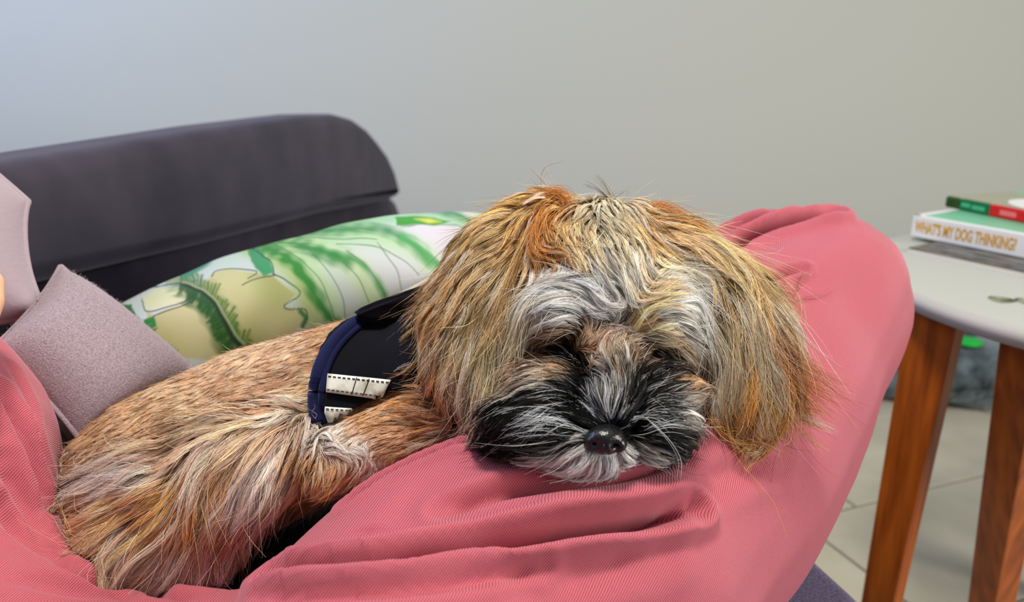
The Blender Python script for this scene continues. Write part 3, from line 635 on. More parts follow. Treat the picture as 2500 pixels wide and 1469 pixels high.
def coat_cols(C_, G_, n, kids, r):
    K = C_.shape[1]; m = n*kids
    at = 0.25*C_[:, 0]+0.75*C_[:, int(K*0.4)]; base = coat(proj(at)[:, :2])
    clump = np.repeat(np.exp(r.normal(0.02, 0.32, n)*np.where(np.linalg.norm(G_[:, -1]-G_[:, 0], axis=1) < 0.014, 0.35, 1.0)), kids)*np.exp(r.normal(0, 0.30, m))
    lum = base.mean(1)
    # mixture: pale and dark guard hairs through the coat
    q = r.random(m); c = base*clump[:, None]
    Lc = np.linalg.norm(G_[:, -1]-G_[:, 0], axis=1); calm = np.repeat(r.random(n) < np.where(Lc < 0.014, 0.8, 0.15), kids)
    kind_ = np.where(calm, 0.5, np.repeat(r.random(n), kids)); lum3 = lum[:, None]; tan_ = (lum > 0.07)[:, None]
    c = np.where((kind_ < 0.17)[:, None] & tan_, 0.42*c+0.58*np.array([0.90, 0.84, 0.74]), c); c = np.where(((kind_ > 0.17) & (kind_ < 0.30))[:, None] & tan_, c*np.array([1.15, 0.98, 0.78]), c); c = np.where((kind_ > 0.82)[:, None] & tan_, c*0.45, c)
    pale = q < np.where(lum < 0.05, 0.03, 0.13); dark = (q > 0.87) & (lum > 0.05)
    c = np.where(pale[:, None], 0.35*c+0.65*np.array([0.80, 0.74, 0.64]), c); c = np.where(dark[:, None], c*0.22, c)
    isblack = lum < 0.04; wh = isblack & (r.random(m) < 0.02); c = np.where(wh[:, None], np.array([0.62, 0.64, 0.68]), c)
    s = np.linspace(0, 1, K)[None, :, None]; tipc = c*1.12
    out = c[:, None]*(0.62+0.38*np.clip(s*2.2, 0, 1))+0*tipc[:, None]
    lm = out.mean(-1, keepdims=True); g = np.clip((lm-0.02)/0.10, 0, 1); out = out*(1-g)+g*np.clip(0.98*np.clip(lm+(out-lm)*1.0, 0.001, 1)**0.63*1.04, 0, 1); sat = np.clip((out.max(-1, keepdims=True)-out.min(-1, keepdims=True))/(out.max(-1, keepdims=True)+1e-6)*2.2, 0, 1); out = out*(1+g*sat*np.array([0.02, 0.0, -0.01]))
    return np.clip(out, 0.002, 0.93)

M_hair = bpy.data.materials.new('dog_hair'); M_hair.use_nodes = True; nt = M_hair.node_tree
for nd in list(nt.nodes): nt.nodes.remove(nd)
at = nt.nodes.new('ShaderNodeAttribute'); at.attribute_name = 'Col'; out = nt.nodes.new('ShaderNodeOutputMaterial')
HM = 'mix'
if HM == 'chiang':
    hb = nt.nodes.new('ShaderNodeBsdfHairPrincipled'); hb.model = 'CHIANG'; hb.parametrization = 'COLOR'
    hb.inputs['Roughness'].default_value = 0.42; hb.inputs['Radial Roughness'].default_value = 0.6; hb.inputs['Coat'].default_value = 0.0
    nt.links.new(at.outputs['Color'], hb.inputs['Color']); nt.links.new(hb.outputs[0], out.inputs[0])

else:
    df = nt.nodes.new('ShaderNodeBsdfDiffuse'); hr = nt.nodes.new('ShaderNodeBsdfHair'); hr.component = 'Reflection'; hr.inputs['RoughnessU'].default_value = 0.25; hr.inputs['RoughnessV'].default_value = 0.6
    ht = nt.nodes.new('ShaderNodeBsdfHair'); ht.component = 'Transmission'; ht.inputs['RoughnessU'].default_value = 0.5; ht.inputs['RoughnessV'].default_value = 0.9
    m1 = nt.nodes.new('ShaderNodeMixShader'); m2 = nt.nodes.new('ShaderNodeMixShader'); m1.inputs[0].default_value = 0.24; m2.inputs[0].default_value = 0.15
    br = nt.nodes.new('ShaderNodeMix'); br.data_type = 'RGBA'; br.inputs['Factor'].default_value = 0.07; br.inputs['B'].default_value = (0.9, 0.87, 0.82, 1); nt.links.new(at.outputs['Color'], br.inputs['A'])
    nt.links.new(at.outputs['Color'], df.inputs['Color']); nt.links.new(br.outputs['Result'], hr.inputs['Color']); nt.links.new(at.outputs['Color'], ht.inputs['Color'])
    nt.links.new(df.outputs[0], m1.inputs[1]); nt.links.new(hr.outputs[0], m1.inputs[2]); nt.links.new(m1.outputs[0], m2.inputs[1]); nt.links.new(ht.outputs[0], m2.inputs[2]); nt.links.new(m2.outputs[0], out.inputs[0])

def facing(c, n):
    v = CAM-c; v /= np.linalg.norm(v, axis=1)[:, None]; f = (n*v).sum(1); return np.where(f > -0.15, 1.0, 0.30)
def fur_weight(c, n):
    uv = proj(c); wt = facing(c, n); wt[harness_zone(c)] = 0.0
    wt[np.hypot(uv[:, 0]-1480, (uv[:, 1]-1078)*1.1) < 40] *= 0.0
    headw = (uv[:, 0] > 1000) & (uv[:, 1] < 1180); wt = np.where(headw, wt*1.5, wt)
    return wt
QUAL = 1.0
R0, N0 = sample_mesh(dm, int(9500*QUAL), fur_weight, 11)
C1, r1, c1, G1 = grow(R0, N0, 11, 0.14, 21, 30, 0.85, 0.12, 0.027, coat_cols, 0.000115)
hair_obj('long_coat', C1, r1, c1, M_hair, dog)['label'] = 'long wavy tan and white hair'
# short dense underlayer covering the skin
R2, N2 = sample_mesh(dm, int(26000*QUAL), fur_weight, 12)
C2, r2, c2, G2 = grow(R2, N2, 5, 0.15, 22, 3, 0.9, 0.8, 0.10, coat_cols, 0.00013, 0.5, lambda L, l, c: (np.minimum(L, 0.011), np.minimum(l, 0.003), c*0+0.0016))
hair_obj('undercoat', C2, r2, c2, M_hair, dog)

# ------------------------------------------------------------------ nose, eyelids, whiskers, stray hair
h = cast(dtree, 1478, 1075); nd = proj(h[0])[2]
nm = blob([ball(1478, 1066, nd, 47, 30, .009), ball(1478, 1084, nd, 36, 26, .009), ball(1448, 1078, nd, 25, 25, .008), ball(1508, 1082, nd, 23, 24, .008), ball(1480, 1060, nd+.004, 40, 30, .010)], 0.0008, 5)
X = npv(nm); N = npn(nm); q = proj(X)
for (u, v, a, b_) in ((1449, 1087, 11, 9), (1507, 1092, 11, 9)):
    w_ = np.exp(-((q[:, 0]-u)/a)**2-((q[:, 1]-v)/b_)**2)*((N@FW) < 0.2); X -= N*(0.0040*w_)[:, None]
w_ = np.exp(-((q[:, 0]-1478)/3.5)**2)*(q[:, 1] > 1080)*((N@FW) < 0.2); X -= N*(0.0012*w_)[:, None]
setv(nm, X); finish('nose', nm, M_nose, dog)
for line in ([(1352, 868), (1378, 862), (1402, 868), (1420, 884)], [(1588, 900), (1610, 908), (1636, 906), (1652, 898)]):
    L3 = [cast(dtree, u, v)[0]-0.0012*D(u, v) for u, v in resample(line, 12)]
    V, F = tube(L3, list(0.0014*np.sin(np.linspace(0.3, 2.84, 12))), 8); mesh_obj('eyelid', V, F, M_lid, dog)

def bundle(line, n, spread, cols, rad, off, r, K=14, fan=1.0, trees=(dtree, ptree)):
    q = resample(line, K); dl = None; P3 = []
    ds = []; dd_ = []
    for u, v in q:
        hs = [cast(t, u, v) for t in trees]; hs = [float(proj(x[0])[2]) for x in hs if x]; ds.append(min(hs) if hs else np.nan)
        hd = cast(trees[0], u, v); hp_ = cast(ptree, u, v); dd_.append((float(proj(hd[0])[2]) if hd else np.nan, float(proj(hp_[0])[2]) if hp_ else 9.0))
    if not np.isnan(dd_[0][0]):      # hair rooted on the dog keeps the depth of the coat when it leaves the outline
        hold = np.array([a_[0] for a_ in dd_]); okk = ~np.isnan(hold); ks = np.arange(K); hold = hold[np.maximum.accumulate(np.where(okk, ks, 0))]; ds = list(np.minimum(hold, np.array([a_[1]-0.002 for a_ in dd_])))
    ds = np.array(ds); ok = ~np.isnan(ds); ds = np.interp(np.arange(K), np.arange(K)[ok], ds[ok]) if ok.any() else np.full(K, .5)
    ds = np.convolve(np.r_[ds[0], ds, ds[-1]], [.25, .5, .25], 'valid'); s = np.linspace(0, 1, K)
    ds = ds-off*np.clip(np.sqrt(s)*1.2, 0, 1)
    base = np.array([P(u, v, d) for (u, v), d in zip(q, ds)])
    o = r.normal(size=(n, 1, 3))*spread; o2 = r.normal(size=(n, 1, 3))*spread*1.6*fan; S = s[None, :, None]
    C_ = base[None]+o*(1-0.2*S)+o2*S**1.5; ln = r.uniform(0.75, 1.0, (n, 1, 1))
    rr = rad*r.uniform(0.7, 1.2, (n, 1))*(1-0.75*s**2)[None]
    cc = np.array([lin(cols[i]) for i in r.integers(0, len(cols), n)])*r.uniform(0.7, 1.15, (n, 1))
    return C_, rr, np.repeat(cc[:, None], K, 1)
r = np.random.default_rng(5)
WH = [(225, 228, 232), (200, 205, 212), (240, 240, 240)]; DK = [(16, 15, 17), (40, 36, 38)]; BL = [(215, 175, 115), (235, 205, 160), (190, 140, 80)]; OR = [(214, 140, 66), (232, 168, 96), (190, 112, 46)]
strokes = [
 ([(1130, 640), (1080, 700), (1030, 750), (982, 790)], 90, .0040, BL, .00011, .004),
 ([(1150, 600), (1100, 670), (1060, 720), (1015, 760)], 80, .0035, BL, .00011, .004),
 ([(1110, 720), (1070, 790), (1045, 840), (1032, 880)], 60, .0030, BL, .00011, .004),
 ([(1130, 860), (1100, 930), (1095, 960), (1090, 985)], 50, .0028, [(190, 160, 120), (150, 110, 70)], .00011, .004),
 ([(1850, 800), (1905, 870), (1960, 930), (2010, 985)], 120, .0045, [(196, 124, 70), (160, 96, 54), (220, 170, 110)], .00011, .006),
 ([(1740, 980), (1745, 1030), (1775, 1060), (1820, 1062)], 70, .0030, [(214, 150, 80), (180, 110, 44), (236, 190, 120)], .00011, .009),
 ([(1800, 980), (1820, 1030), (1850, 1060), (1880, 1078)], 70, .0030, [(214, 150, 80), (180, 110, 44), (236, 190, 120)], .00011, .008),
 ([(1870, 960), (1890, 1010), (1915, 1035), (1945, 1030)], 60, .0030, [(200, 140, 80), (170, 104, 44)], .00011, .007),
 ([(1830, 880), (1845, 940), (1835, 1000), (1815, 1040)], 70, .0020, [(226, 160, 76), (200, 130, 50)], .00012, .013),
 ([(1465, 1023), (1420, 986), (1377, 984), (1320, 997), (1280, 1023), (1246, 1040)], 7, .0008, WH, .00012, .010),
 ([(1462, 1020), (1430, 985), (1390, 965), (1330, 950), (1270, 956)], 7, .0012, WH, .00012, .009),
 ([(1460, 1025), (1425, 990), (1380, 962), (1320, 960), (1240, 985)], 8, .0016, WH, .00011, .009),
 ([(1400, 1040), (1340, 1005), (1280, 1010), (1215, 1045)], 7, .0018, WH, .00010, .009),
 ([(1370, 1050), (1310, 1048), (1262, 1055), (1215, 1070), (1183, 1085)], 7, .0020, WH, .00010, .008),
 ([(1380, 1056), (1320, 1066), (1260, 1069), (1205, 1063)], 6, .0018, WH, .00010, .008),
 ([(1489, 1020), (1480, 980), (1484, 951), (1475, 917), (1443, 897)], 6, .0008, WH, .00012, .008),
 ([(1492, 1020), (1503, 980), (1510, 951), (1503, 914)], 5, .0010, WH, .00012, .008),
 ([(1486, 1022), (1470, 985), (1455, 950), (1450, 925)], 5, .0010, WH, .00011, .008),
 ([(1510, 1022), (1532, 980), (1549, 946), (1577, 917), (1620, 903)], 9, .0010, WH, .00012, .010),
 ([(1515, 1020), (1545, 985), (1580, 950), (1630, 930)], 7, .0012, WH, .00011, .010),
 ([(1515, 1028), (1566, 1016), (1606, 1046), (1640, 1083), (1660, 1123), (1658, 1166)], 3, .0006, WH, .00013, .012),
 ([(1518, 1030), (1560, 1018), (1610, 1022), (1640, 1040)], 7, .0009, WH, .00012, .010),
 ([(1540, 1050), (1590, 1050), (1640, 1040), (1690, 1050)], 6, .0020, WH, .00010, .008),
 ([(1560, 1070), (1620, 1090), (1670, 1110), (1700, 1115)], 10, .0020, DK, .00012, .006),
 ([(1640, 1020), (1680, 1030), (1695, 1050), (1690, 1075)], 10, .0020, DK, .00013, .006),
 ([(1600, 1090), (1640, 1120), (1665, 1130), (1690, 1125)], 8, .0020, DK, .00012, .006),
 ([(1570, 960), (1620, 930), (1660, 915), (1700, 905)], 9, .0015, DK, .00013, .008),
 ([(1590, 990), (1640, 960), (1680, 935)], 8, .0015, DK, .00013, .008),
 ([(1326, 500), (1320, 440), (1330, 410), (1352, 400), (1378, 393)], 2, .0003, [(150, 120, 80)], .00009, .004),
 ([(1330, 500), (1323, 460), (1330, 430), (1345, 418)], 2, .0005, [(190, 160, 110)], .00008, .004),
 ([(1515, 530), (1492, 485), (1470, 450), (1452, 432)], 9, .0009, [(120, 100, 70), (90, 72, 50), (170, 145, 100)], .00012, .004),
 ([(1505, 520), (1475, 478), (1445, 458), (1425, 452)], 8, .0008, [(120, 100, 70), (90, 72, 50)], .00011, .004),
 ([(1400, 505), (1425, 482), (1455, 478), (1485, 492), (1510, 520)], 14, .0011, WH, .00012, .005),
 ([(1300, 500), (1325, 478), (1358, 468), (1385, 482), (1382, 508), (1350, 515)], 60, .0020, OR, .00011, .006),
 ([(1385, 490), (1345, 510), (1310, 545), (1300, 600), (1325, 650)], 90, .0028, OR, .00011, .009),
 ([(1400, 500), (1360, 520), (1330, 560), (1335, 620)], 60, .0026, OR, .00011, .008),
 ([(1260, 500), (1285, 488), (1320, 490), (1340, 500)], 20, .0018, OR, .00010, .004),
 ([(1580, 512), (1610, 500), (1650, 515), (1700, 550)], 50, .0022, OR, .00011, .005),
 ([(1935, 722), (1950, 692), (1975, 655)], 12, .0012, [(150, 84, 66), (176, 110, 90)], .00010, .002),
 ([(1930, 740), (1965, 728), (2000, 722), (2030, 708)], 6, .0012, [(140, 70, 66)], .00009, .002),
 ([(1800, 620), (1870, 660), (1920, 700), (1948, 745), (1950, 800)], 40, .0022, BL, .00011, .006),
 ([(1860, 850), (1920, 900), (1970, 940), (2022, 972)], 170, .0050, [(190, 110, 60), (150, 84, 46), (214, 150, 96)], .00011, .004),
 ([(1240, 690), (1236, 740), (1226, 790), (1212, 830)], 40, .0016, [(232, 214, 176), (214, 184, 130)], .00012, .014),
 ([(1196, 850), (1200, 900), (1185, 960), (1178, 1000)], 40, .0016, [(232, 218, 186), (200, 176, 140)], .00012, .013),
 ([(1300, 560), (1262, 640), (1226, 740), (1190, 840)], 60, .0022, BL, .00012, .013),
 ([(1090, 840), (1068, 860), (1050, 880)], 30, .0018, [(226, 214, 200)], .00010, .008),
 ([(1770, 740), (1790, 830), (1800, 910), (1790, 990)], 60, .0024, [(214, 196, 160), (180, 170, 150), (200, 160, 100)], .00012, .012),
 ([(1820, 760), (1850, 850), (1856, 950), (1830, 1020)], 60, .0024, [(214, 196, 160), (180, 160, 130)], .00012, .012),
 ([(1690, 700), (1740, 790), (1780, 880), (1770, 950), (1750, 1000)], 50, .0020, [(214, 200, 170), (236, 226, 204)], .00012, .012),
]
for _ in range(34):    # pale guard hairs over the dark muzzle
    a = r.uniform(math.radians(150), math.radians(228)); L_ = r.uniform(120, 290); c = np.array([r.uniform(1390, 1460), r.uniform(1000, 1070)])
    e = c+np.array([math.cos(a), -math.sin(a)*0+0])*L_*0.55; mid = c+np.array([math.cos(a)*L_*0.5, r.uniform(-34, -4)]); end = c+np.array([math.cos(a)*L_*0.95, r.uniform(-30, 42)])
    end[0] = max(end[0], 1172); strokes.append(([tuple(c), tuple(mid), tuple(end)], 2, .0010, WH, .00010, .009))
for _ in range(18):
    c = np.array([r.uniform(1530, 1600), r.uniform(980, 1070)]); strokes.append(([tuple(c), tuple(c+[r.uniform(30, 60), r.uniform(-30, 0)]), tuple(c+[r.uniform(80, 120), r.uniform(-30, 30)])], 2, .0010, WH, .00010, .008))
parts = {}
for ln_ in strokes:
    C_, rr, cc = bundle(ln_[0], ln_[1], ln_[2], ln_[3], ln_[4], ln_[5], r); parts.setdefault('w' if ln_[3] is WH or ln_[3] is DK else 'l', []).append((C_, rr, cc))
for k_, nm_, lb_ in (('w', 'whiskers', 'pale and black whiskers fanning from the muzzle'), ('l', 'loose_locks', 'loose blond and orange locks')):
    z = parts[k_]; o = hair_obj(nm_, np.concatenate([x[0] for x in z]), np.concatenate([x[1] for x in z]), np.concatenate([x[2] for x in z]), M_hair, dog); o['label'] = lb_

# ------------------------------------------------------------------ harness on the dog
X = npv(dm); N = npn(dm); inside = harness_zone(X); dist = np.linalg.norm(X-HC, axis=1)
fs = [p.vertices[:] for p in dm.polygons if any(inside[v] for v in p.vertices)]
used = sorted({v for f in fs for v in f}); mp = {v: i for i, v in enumerate(used)}; Xu = X[used].copy(); du = dist[used]
out_ = du > HR; Xu[out_] = HC+(Xu[out_]-HC)*(HR/du[out_])[:, None]; Xu += N[used]*0.0045
harness = empty('dog_harness', 'black dog harness with navy edging and off-white straps around the dog chest', 'harness', tuple(P(900, 900, .5)))
hv = mesh_obj('vest', Xu, [[mp[v] for v in f] for f in fs], M_navy, harness)
sm_ = hv.modifiers.new('s', 'SMOOTH'); sm_.iterations = 4; sm_.factor = 0.5
so = hv.modifiers.new('t', 'SOLIDIFY'); so.thickness = 0.003; so.offset = 1
bpy.context.view_layer.update()
hme = apply_mods(hv); htree = bvh(hme)
def surf(u, v, off, trees):
    hs = [cast(t, u, v) for t in trees]; hs = [float(proj(x[0])[2]) for x in hs if x]; return P(u, v, (min(hs) if hs else .51)-off)
def smooth_line(L):
    L = np.array(L)
    for _ in range(12): L[1:-1] = (L[:-2]+2*L[1:-1]+L[2:])/4
    return L
pl = resample([(905, 768), (862, 792), (815, 835), (785, 885), (770, 940), (768, 990), (776, 1030)], 40)
L3 = [surf(u-1, v, 0.003, (htree, dtree)) for u, v in pl]; L3 = smooth_line(L3); V, F = tube(L3, 0.0044, 12); mesh_obj('edging', V, F, M_piping, harness)
L3 = [surf(u+16, v+4, 0.0022, (htree, dtree)) for u, v in pl[6:]]; L3 = smooth_line(L3); V, F = tube(L3, 0.0022, 8); mesh_obj('edging', V, F, M_piping, harness)
def patch(name, c00, c10, c11, c01, m, off, parent, nu=16, nv_=5, th=0.0008, trees=None):
    V = []; F = []
    c00, c10, c11, c01 = map(np.array, (c00, c10, c11, c01))
    for j in range(nv_):
        for i in range(nu):
            s, t = i/(nu-1), j/(nv_-1); q = (1-s)*(1-t)*c00+s*(1-t)*c10+s*t*c11+(1-s)*t*c01; V.append(surf(q[0], q[1], off, trees or (htree,)))
    for j in range(nv_-1):
        for i in range(nu-1): a = j*nu+i; F.append((a, a+1, a+nu+1, a+nu))
    o = mesh_obj(name, V, F, m, parent); sd = o.modifiers.new('t', 'SOLIDIFY'); sd.thickness = th; return o
def lerp2(a, b_, t): return (a[0]+(b_[0]-a[0])*t, a[1]+(b_[1]-a[1])*t)
for (c00, c10, c11, c01) in (((800, 912), (955, 927), (930, 975), (796, 957)), ((794, 992), (880, 998), (850, 1040), (794, 1034))):
    st = patch('strap', c00, c10, c11, c01, M_strap, 0.0022, harness)
    for t0 in (0.13, 0.85):
        A_, B_ = lerp2(c00, c01, t0), lerp2(c10, c11, t0); n = int(math.hypot(B_[0]-A_[0], B_[1]-A_[1])/11)
        for k in range(n):
            q = resample([lerp2(A_, B_, (k+0.15)/n), lerp2(A_, B_, (k+0.75)/n)], 3); V, F = tube([surf(u, v, 0.0034, (htree,)) for u, v in q], 0.00035, 6)
            mesh_obj('stitch', V, F, M_stitch, st)
    if c00[1] < 950:
        for fx in (0.46, 0.66):
            q = resample([lerp2(lerp2(c00, c10, fx), lerp2(c01, c11, fx), 0.05), lerp2(lerp2(c00, c10, fx), lerp2(c01, c11, fx), 0.95)], 5); V, F = tube([surf(u, v, 0.0033, (htree,)) for u, v in q], 0.0003, 6); mesh_obj('stitch', V, F, M_stitch, st)
fl = [(858, 772), (862, 762), (880, 750), (915, 735), (970, 716), (1035, 694), (1090, 690), (1110, 760), (1060, 800), (960, 790), (900, 785), (868, 780)]
bm = bmesh.new(); dA = .515; vs = [bm.verts.new(P(u, v, dA)) for u, v in fl]; f = bm.faces.new(vs); rr = bmesh.ops.extrude_face_region(bm, geom=[f])
bmesh.ops.translate(bm, vec=Vector(FW*0.012+UP*0.0), verts=[e for e in rr['geom'] if isinstance(e, bmesh.types.BMVert)]); bmesh.ops.recalc_face_normals(bm, faces=bm.faces)
bmesh.ops.bevel(bm, geom=[e for e in bm.edges if e.calc_face_angle() > 1.0], offset=0.003, segments=4, affect='EDGES'); bm_obj('flap', bm, M_navy, harness, True)

# ------------------------------------------------------------------ cushions
def pillow(name, label, c, H, pinch, m, nu, nv_, seedn, wob=0.004, group=None, uvcol=None, pw=2.6, Hb=None):
    """c = world corners in order; H puff towards the viewer side"""
    c = [np.asarray(q, float) for q in c]; nrm = np.cross(c[1]-c[0], c[3]-c[0]); nrm /= np.linalg.norm(nrm)
    if nrm@(CAM-c[0]) < 0: nrm = -nrm
    cen = sum(c)/4; S = np.linspace(-1, 1, nu); T = np.linspace(-1, 1, nv_); ss, tt = np.meshgrid(S, T)
    def base(ss, tt):
        # edges bow inwards between corners
        s2 = ss*(1-pinch*(1-tt**2)*np.abs(ss)**3*0+(-pinch)*(1-tt**2)*np.abs(ss)); t2 = tt*(1-pinch*(1-ss**2)*np.abs(tt))
        a = (s2+1)/2; b_ = (t2+1)/2
        return ((1-a)*(1-b_))[..., None]*c[0]+(a*(1-b_))[..., None]*c[1]+(a*b_)[..., None]*c[2]+((1-a)*b_)[..., None]*c[3]
    B = base(ss, tt).reshape(-1, 3); prof = (np.clip(1-np.abs(ss)**pw, 0, 1)*np.clip(1-np.abs(tt)**pw, 0, 1)).reshape(-1)**0.55
    wv = vnoise(B, 16, seedn)*wob+vnoise(B, 45, seedn+1)*wob*0.35
    fr = B+nrm*(prof*H+wv*prof)[:, None]; bk_ = B-nrm*(prof*(Hb if Hb is not None else H)*0.8)[:, None]
    n = nu*nv_; V = np.vstack([fr, bk_]); F = []
    for j in range(nv_-1):
        for i in range(nu-1):
            a = j*nu+i; F.append((a, a+1, a+nu+1, a+nu)); F.append((n+a, n+a+nu, n+a+nu+1, n+a+1))
    me = bpy.data.meshes.new(name); me.from_pydata(V.tolist(), [], F); me.update(); bmm = bmesh.new(); bmm.from_mesh(me); bmesh.ops.remove_doubles(bmm, verts=[v for v in bmm.verts if v.is_boundary], dist=0.0004); bmesh.ops.recalc_face_normals(bmm, faces=bmm.faces); bmm.to_mesh(me); bmm.free()
    root = empty(name, label, 'cushion', tuple(cen), group); o = finish('cover', me, m, root)
    edge = [base(np.array(s_), np.array(t_)) for s_, t_ in [(x, -1.) for x in np.linspace(-1, 1, 40)]+[(1., x) for x in np.linspace(-1, 1, 30)]+[(x, 1.) for x in np.linspace(1, -1, 40)]+[(-1., x) for x in np.linspace(1, -1, 30)]]
    V, F = tube(np.array(edge), 0.0022, 8); mesh_obj('seam', V, F, m, root); return root, o
lc = [P(215, 790, .80), P(1262, 535, .88), P(1075, 668, .70), P(0, 1250, .585)]
M_leaf, nt, b = attr_mat('leaf_print_cotton', rough=0.75, sheen=0.1); noise_bump(nt, b, 1200, 0.15, 0.0003)
lroot, lcov = pillow('cushion', 'white cotton cushion printed with big green leaves behind the dog', lc, 0.064, 0.05, M_leaf, 460, 250, 31, 0.004)
bpy.context.view_layer.update()
X = npv(lcov.data); q = proj(X)[:, :2]; Q = np.c_[(q[:, 0]-220)*2.5, (q[:, 1]-480)*2.5]   # print laid out on the cover
Q = Q+np.c_[vnoise(X, 120, 61), vnoise(X, 120, 62)]*5
col = np.tile(np.array(lin((196, 204, 202))), (len(X), 1))
FRONT = np.arange(len(X)) >= 0; nz = vnoise(X, 260, 63); nz2 = vnoise(X, 60, 64)
def mixc(wt, c):
    global col
    col = col*(1-wt[:, None])+np.array(lin(c))*wt[:, None]
def line_(pts, wd, c, soft=0.5, amt=1.0, rag=0.0):
    pts = resample(pts, 40); mg = wd*(2+soft)+wd*2*rag; k = FRONT & (Q[:, 0] > pts[:, 0].min()-mg) & (Q[:, 0] < pts[:, 0].max()+mg) & (Q[:, 1] > pts[:, 1].min()-mg) & (Q[:, 1] < pts[:, 1].max()+mg)
    if not k.any(): return
    d = poly_dist(Q[k], pts)+rag*nz[k]*wd; wt = (amt*np.clip((wd*(1+soft)-d)/(wd*2*soft+1e-6), 0, 1))[:, None]; col[k] = col[k]*(1-wt)+np.array(lin(c))*wt
def fill_(pts, c, soft=6, amt=1.0, c2=None):
    pts = np.array(pts, float); ins = in_poly(Q, pts); d = poly_dist(Q, np.vstack([pts, pts[:1]])); sd = np.where(ins, -d, d)
    mixc(amt*np.clip(0.5-sd/(2*soft), 0, 1), c)
    if c2 is not None: mixc(amt*np.clip(0.5-sd/(2*soft), 0, 1)*np.clip(nz2*0.6+0.4, 0, 1), c2)
line_([(950, 230), (1350, 110), (1800, 60), (2200, 60), (2450, 130)], 26, (186, 208, 158), 0.8, 0.7)
line_([(960, 250), (1300, 195), (1750, 140), (2050, 115), (2250, 150), (2420, 230)], 34, (130, 196, 136), 0.8, 0.8)
line_([(940, 262), (1300, 240), (1700, 235), (1950, 300), (2080, 400)], 60, (160, 204, 142), 0.8, 0.75)
line_([(980, 280), (1300, 300), (1560, 400), (1700, 560), (1720, 640)], 64, (186, 212, 152), 0.8, 0.7)
line_([(1010, 300), (1180, 400), (1300, 540), (1370, 760)], 74, (170, 186, 120), 0.6, 0.9)
line_([(1060, 300), (1300, 400), (1440, 560), (1520, 740)], 46, (176, 206, 148), 0.8, 0.7)
line_([(860, 240), (1200, 150), (1650, 80), (2000, 72), (2180, 96), (2400, 180)], 20, (44, 132, 74), 0.9, 0.95, 0.2)
line_([(900, 262), (1300, 215), (1650, 195), (1820, 205), (1960, 290), (2040, 360), (2130, 420)], 26, (36, 128, 60), 0.9, 0.9, 0.3)
line_([(1000, 280), (1260, 288), (1500, 350), (1660, 420), (1760, 540), (1800, 620)], 18, (64, 150, 66), 0.9, 0.9, 0.3)
line_([(1280, 300), (1420, 350), (1560, 390)], 42, (30, 124, 54), 0.8, 0.85, 0.4)
line_([(1020, 285), (1160, 350), (1270, 440), (1350, 560), (1430, 680), (1490, 780)], 36, (24, 126, 34), 0.7, 0.95, 0.35)
line_([(1900, 240), (2010, 310), (2080, 390), (2120, 420)], 24, (70, 160, 84), 0.9, 0.8, 0.4)
for p_ in ([(1000, 268), (1280, 292), (1450, 450), (1540, 620), (1565, 750)], [(1500, 286), (1750, 306), (1900, 380), (2010, 480)], [(1560, 330), (1690, 430), (1780, 560), (1810, 640)], [(1540, 400), (1650, 520), (1700, 640)], [(1900, 180), (2200, 170), (2380, 240)], [(1750, 280), (1860, 420), (1900, 560)], [(900, 250), (1400, 250), (1750, 260)], [(990, 276), (1150, 300), (1400, 500), (1500, 760)]):
    line_(p_, 3.2, (74, 112, 84), 0.7, 0.8)
fill_([(740, 470), (830, 440), (1000, 460), (1110, 480), (1250, 590), (1185, 670), (1290, 700), (1315, 780), (1200, 860), (900, 930), (820, 720), (680, 540)], (196, 190, 140), 8, 1.0, (160, 160, 96))
fill_([(340, 690), (390, 720), (650, 610), (780, 640), (850, 760), (910, 900), (760, 1010), (560, 980), (380, 850)], (206, 200, 156), 8, 1.0, (168, 164, 104))
fill_([(320, 620), (400, 560), (600, 555), (650, 610), (500, 660), (400, 690), (330, 680)], (214, 212, 172), 8)
rr_ = np.random.default_rng(3); stem = resample([(560, 520), (660, 560), (740, 630), (815, 740), (870, 850), (920, 900), (960, 960)], 60)
line_([(560, 520), (700, 600), (800, 740), (880, 900)], 60, (84, 122, 40), 0.9, 0.8, 0.3)
line_([(620, 600), (720, 700), (790, 820), (840, 930)], 44, (34, 92, 22), 0.9, 0.95, 0.5)
for k in range(60):
    s0 = stem[k]; tg = stem[min(k+1, 59)]-stem[max(k-1, 0)]; tg = tg/(np.linalg.norm(tg)+1e-9); nn_ = np.array([-tg[1], tg[0]])
    if nn_[0] > 0: nn_ = -nn_
    L_ = rr_.uniform(40, 100); e = s0+nn_*L_+tg*rr_.uniform(-10, 40); line_([tuple(s0), tuple(e)], 6.5, (24, 78, 18), 0.9, 0.9)
    L_ = rr_.uniform(50, 130); e = s0-nn_*L_*0.75-tg*L_*0.45
    if k % 2 == 0: line_([tuple(s0), tuple(e)], 7.0, (84, 122, 34) if k % 4 else (40, 96, 28), 0.9, 0.9)
line_([(560, 524), (660, 566), (740, 638), (812, 745), (866, 855), (915, 905)], 13, (14, 44, 16), 0.6, 0.95)
line_([(470, 520), (580, 520), (672, 556), (752, 622), (826, 730), (885, 840), (940, 900)], 7, (150, 160, 120), 0.6, 0.95)
fill_([(962, 300), (1030, 305), (1095, 390), (1115, 462), (1060, 478), (1005, 430), (972, 370)], (30, 120, 74), 7, 1.0, (60, 150, 100))
fill_([(1870, 122), (1960, 118), (2100, 126), (2210, 152), (2090, 172), (1870, 172)], (48, 148, 40), 4, 1.0); fill_([(1980, 136), (2080, 134), (2150, 150), (2060, 160)], (206, 212, 84), 9, 0.9)
fill_([(550, 484), (620, 430), (700, 350), (800, 305), (770, 370), (690, 440), (590, 500)], (60, 138, 106), 10, 0.95)
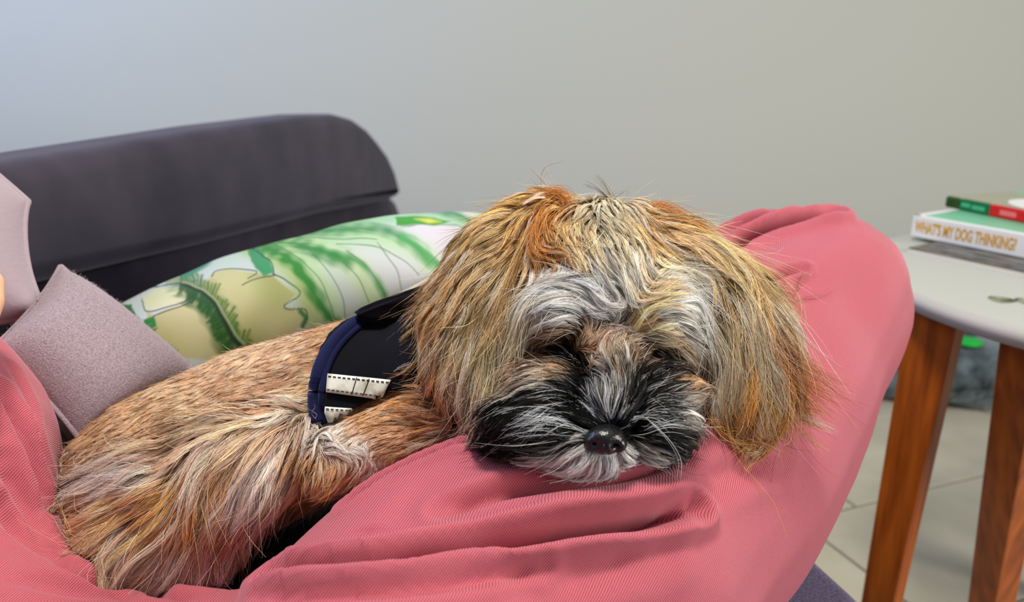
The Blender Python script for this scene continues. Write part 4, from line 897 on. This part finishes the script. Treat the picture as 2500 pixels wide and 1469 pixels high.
fill_([(80, 690), (160, 662), (250, 662), (276, 720), (266, 815), (180, 770), (130, 735)], (26, 74, 46), 5, 1.0, (46, 130, 56)); fill_([(326, 745), (392, 722), (402, 790), (340, 812)], (26, 118, 38), 5); fill_([(335, 815), (412, 798), (352, 866)], (16, 66, 24), 5)
line_([(1285, 700), (1320, 740), (1300, 790)], 14, (36, 110, 36), 0.6, 0.9)
for p_ in ([(1110, 470), (1200, 515), (1282, 590), (1185, 665), (1215, 690), (1312, 688), (1328, 740), (1300, 795)], [(740, 482), (772, 450), (900, 440), (1012, 452), (962, 500)], [(930, 540), (1040, 490), (1130, 480)], [(320, 620), (338, 690), (430, 686), (560, 640), (640, 600)], [(390, 722), (520, 680), (650, 618)], [(962, 300), (1095, 385), (1120, 470)], [(0, 640), (240, 580), (420, 545), (560, 520)], [(860, 285), (950, 290), (970, 320)]):
    line_(p_, 3.6, (34, 58, 36), 0.6, 0.9)
# lower left corner of the print, seen beyond the mauve cushion
for p_ in ([(-340, 1290), (-240, 1370), (-130, 1500)], [(-320, 1330), (-250, 1420), (-150, 1460)]): line_(p_, 14, (24, 92, 48), 0.6, 0.9)
mixc(np.clip((Q[:, 1]-1150)/200, 0, 1)*0.45, (206, 200, 160))
wash = vnoise(X@np.array([[1, 0, 0], [0, 1, 0], [0, 0, 1.]]), 40, 71); col = col*(0.80-0.05*wash[:, None])*np.clip(1+0.08*wash[:, None]*np.array([-1, 0.4, -1]), 0, 2)
ca = lcov.data.color_attributes.new('Col', 'FLOAT_COLOR', 'POINT'); ca.data.foreach_set('color', np.c_[col, np.ones(len(col))].astype(np.float32).ravel())
lroot.children[1].data.materials[0] = M_rim if len(lroot.children) > 1 else M_rim
mroot, mcov = pillow('cushion', 'mauve fuzzy knit cushion standing on its corner between trousers and dog', [P(-15, 850, .53), P(148, 650, .60), P(505, 930, .60), P(200, 1078, .53)], 0.030, 0.06, M_mauve, 150, 150, 41, 0.004, 'mauve cushions', pw=3.2)
proot, pcov = pillow('cushion', 'smooth mauve cushion at the left edge leaning on the sofa backrest', [P(-260, 120, .62), P(70, 492, .60), P(118, 765, .57), P(-300, 950, .55)], 0.035, 0.16, M_mauve2, 110, 110, 43, 0.005, 'mauve cushions', pw=2.6)
# knit fuzz
Rf, Nf = sample_mesh(mcov.data, 16000, lambda c, n: np.where(((CAM-c)*n).sum(1) > 0, 1.0, 0.05), 77); r = np.random.default_rng(78); n = len(Rf)
dr = Nf*0.5+r.normal(size=(n, 3))*0.8; dr /= np.linalg.norm(dr, axis=1)[:, None]; Lf = r.uniform(0.0012, 0.0035, (n, 1)); S = np.linspace(0, 1, 4)[None, :, None]
Cf = Rf[:, None]+dr[:, None]*Lf[:, None]*S+r.normal(size=(n, 1, 3))*0.0008*S**2; cf = np.repeat((np.array(lin((176, 160, 168)))*r.uniform(0.5, 1.25, (n, 1)))[:, None], 4, 1)
fz = hair_obj('fuzz', Cf, np.full((n, 4), 0.00010)*np.array([1, 1, .8, .3]), cf, M_hair, mroot)

# ------------------------------------------------------------------ black sheet added to stand in for deep shade between the legs
M_black, nt, b = mat('gap_shade_black', (7, 7, 8), 0.95, spec=0.05)
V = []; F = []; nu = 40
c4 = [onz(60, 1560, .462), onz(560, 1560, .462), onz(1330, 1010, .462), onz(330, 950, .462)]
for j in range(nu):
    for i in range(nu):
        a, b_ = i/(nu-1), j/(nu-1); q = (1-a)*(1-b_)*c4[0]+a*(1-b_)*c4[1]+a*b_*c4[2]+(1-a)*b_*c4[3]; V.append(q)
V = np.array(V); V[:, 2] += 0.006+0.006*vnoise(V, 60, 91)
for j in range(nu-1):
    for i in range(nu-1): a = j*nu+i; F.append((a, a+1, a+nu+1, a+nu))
o = mesh_obj('gap_shade_sheet', V, F, M_black); sd = o.modifiers.new('t', 'SOLIDIFY'); sd.thickness = 0.004
tag(o, 'added black sheet standing in for the deep shade under the dog, between the pink trouser legs', 'gap_shade_sheet')
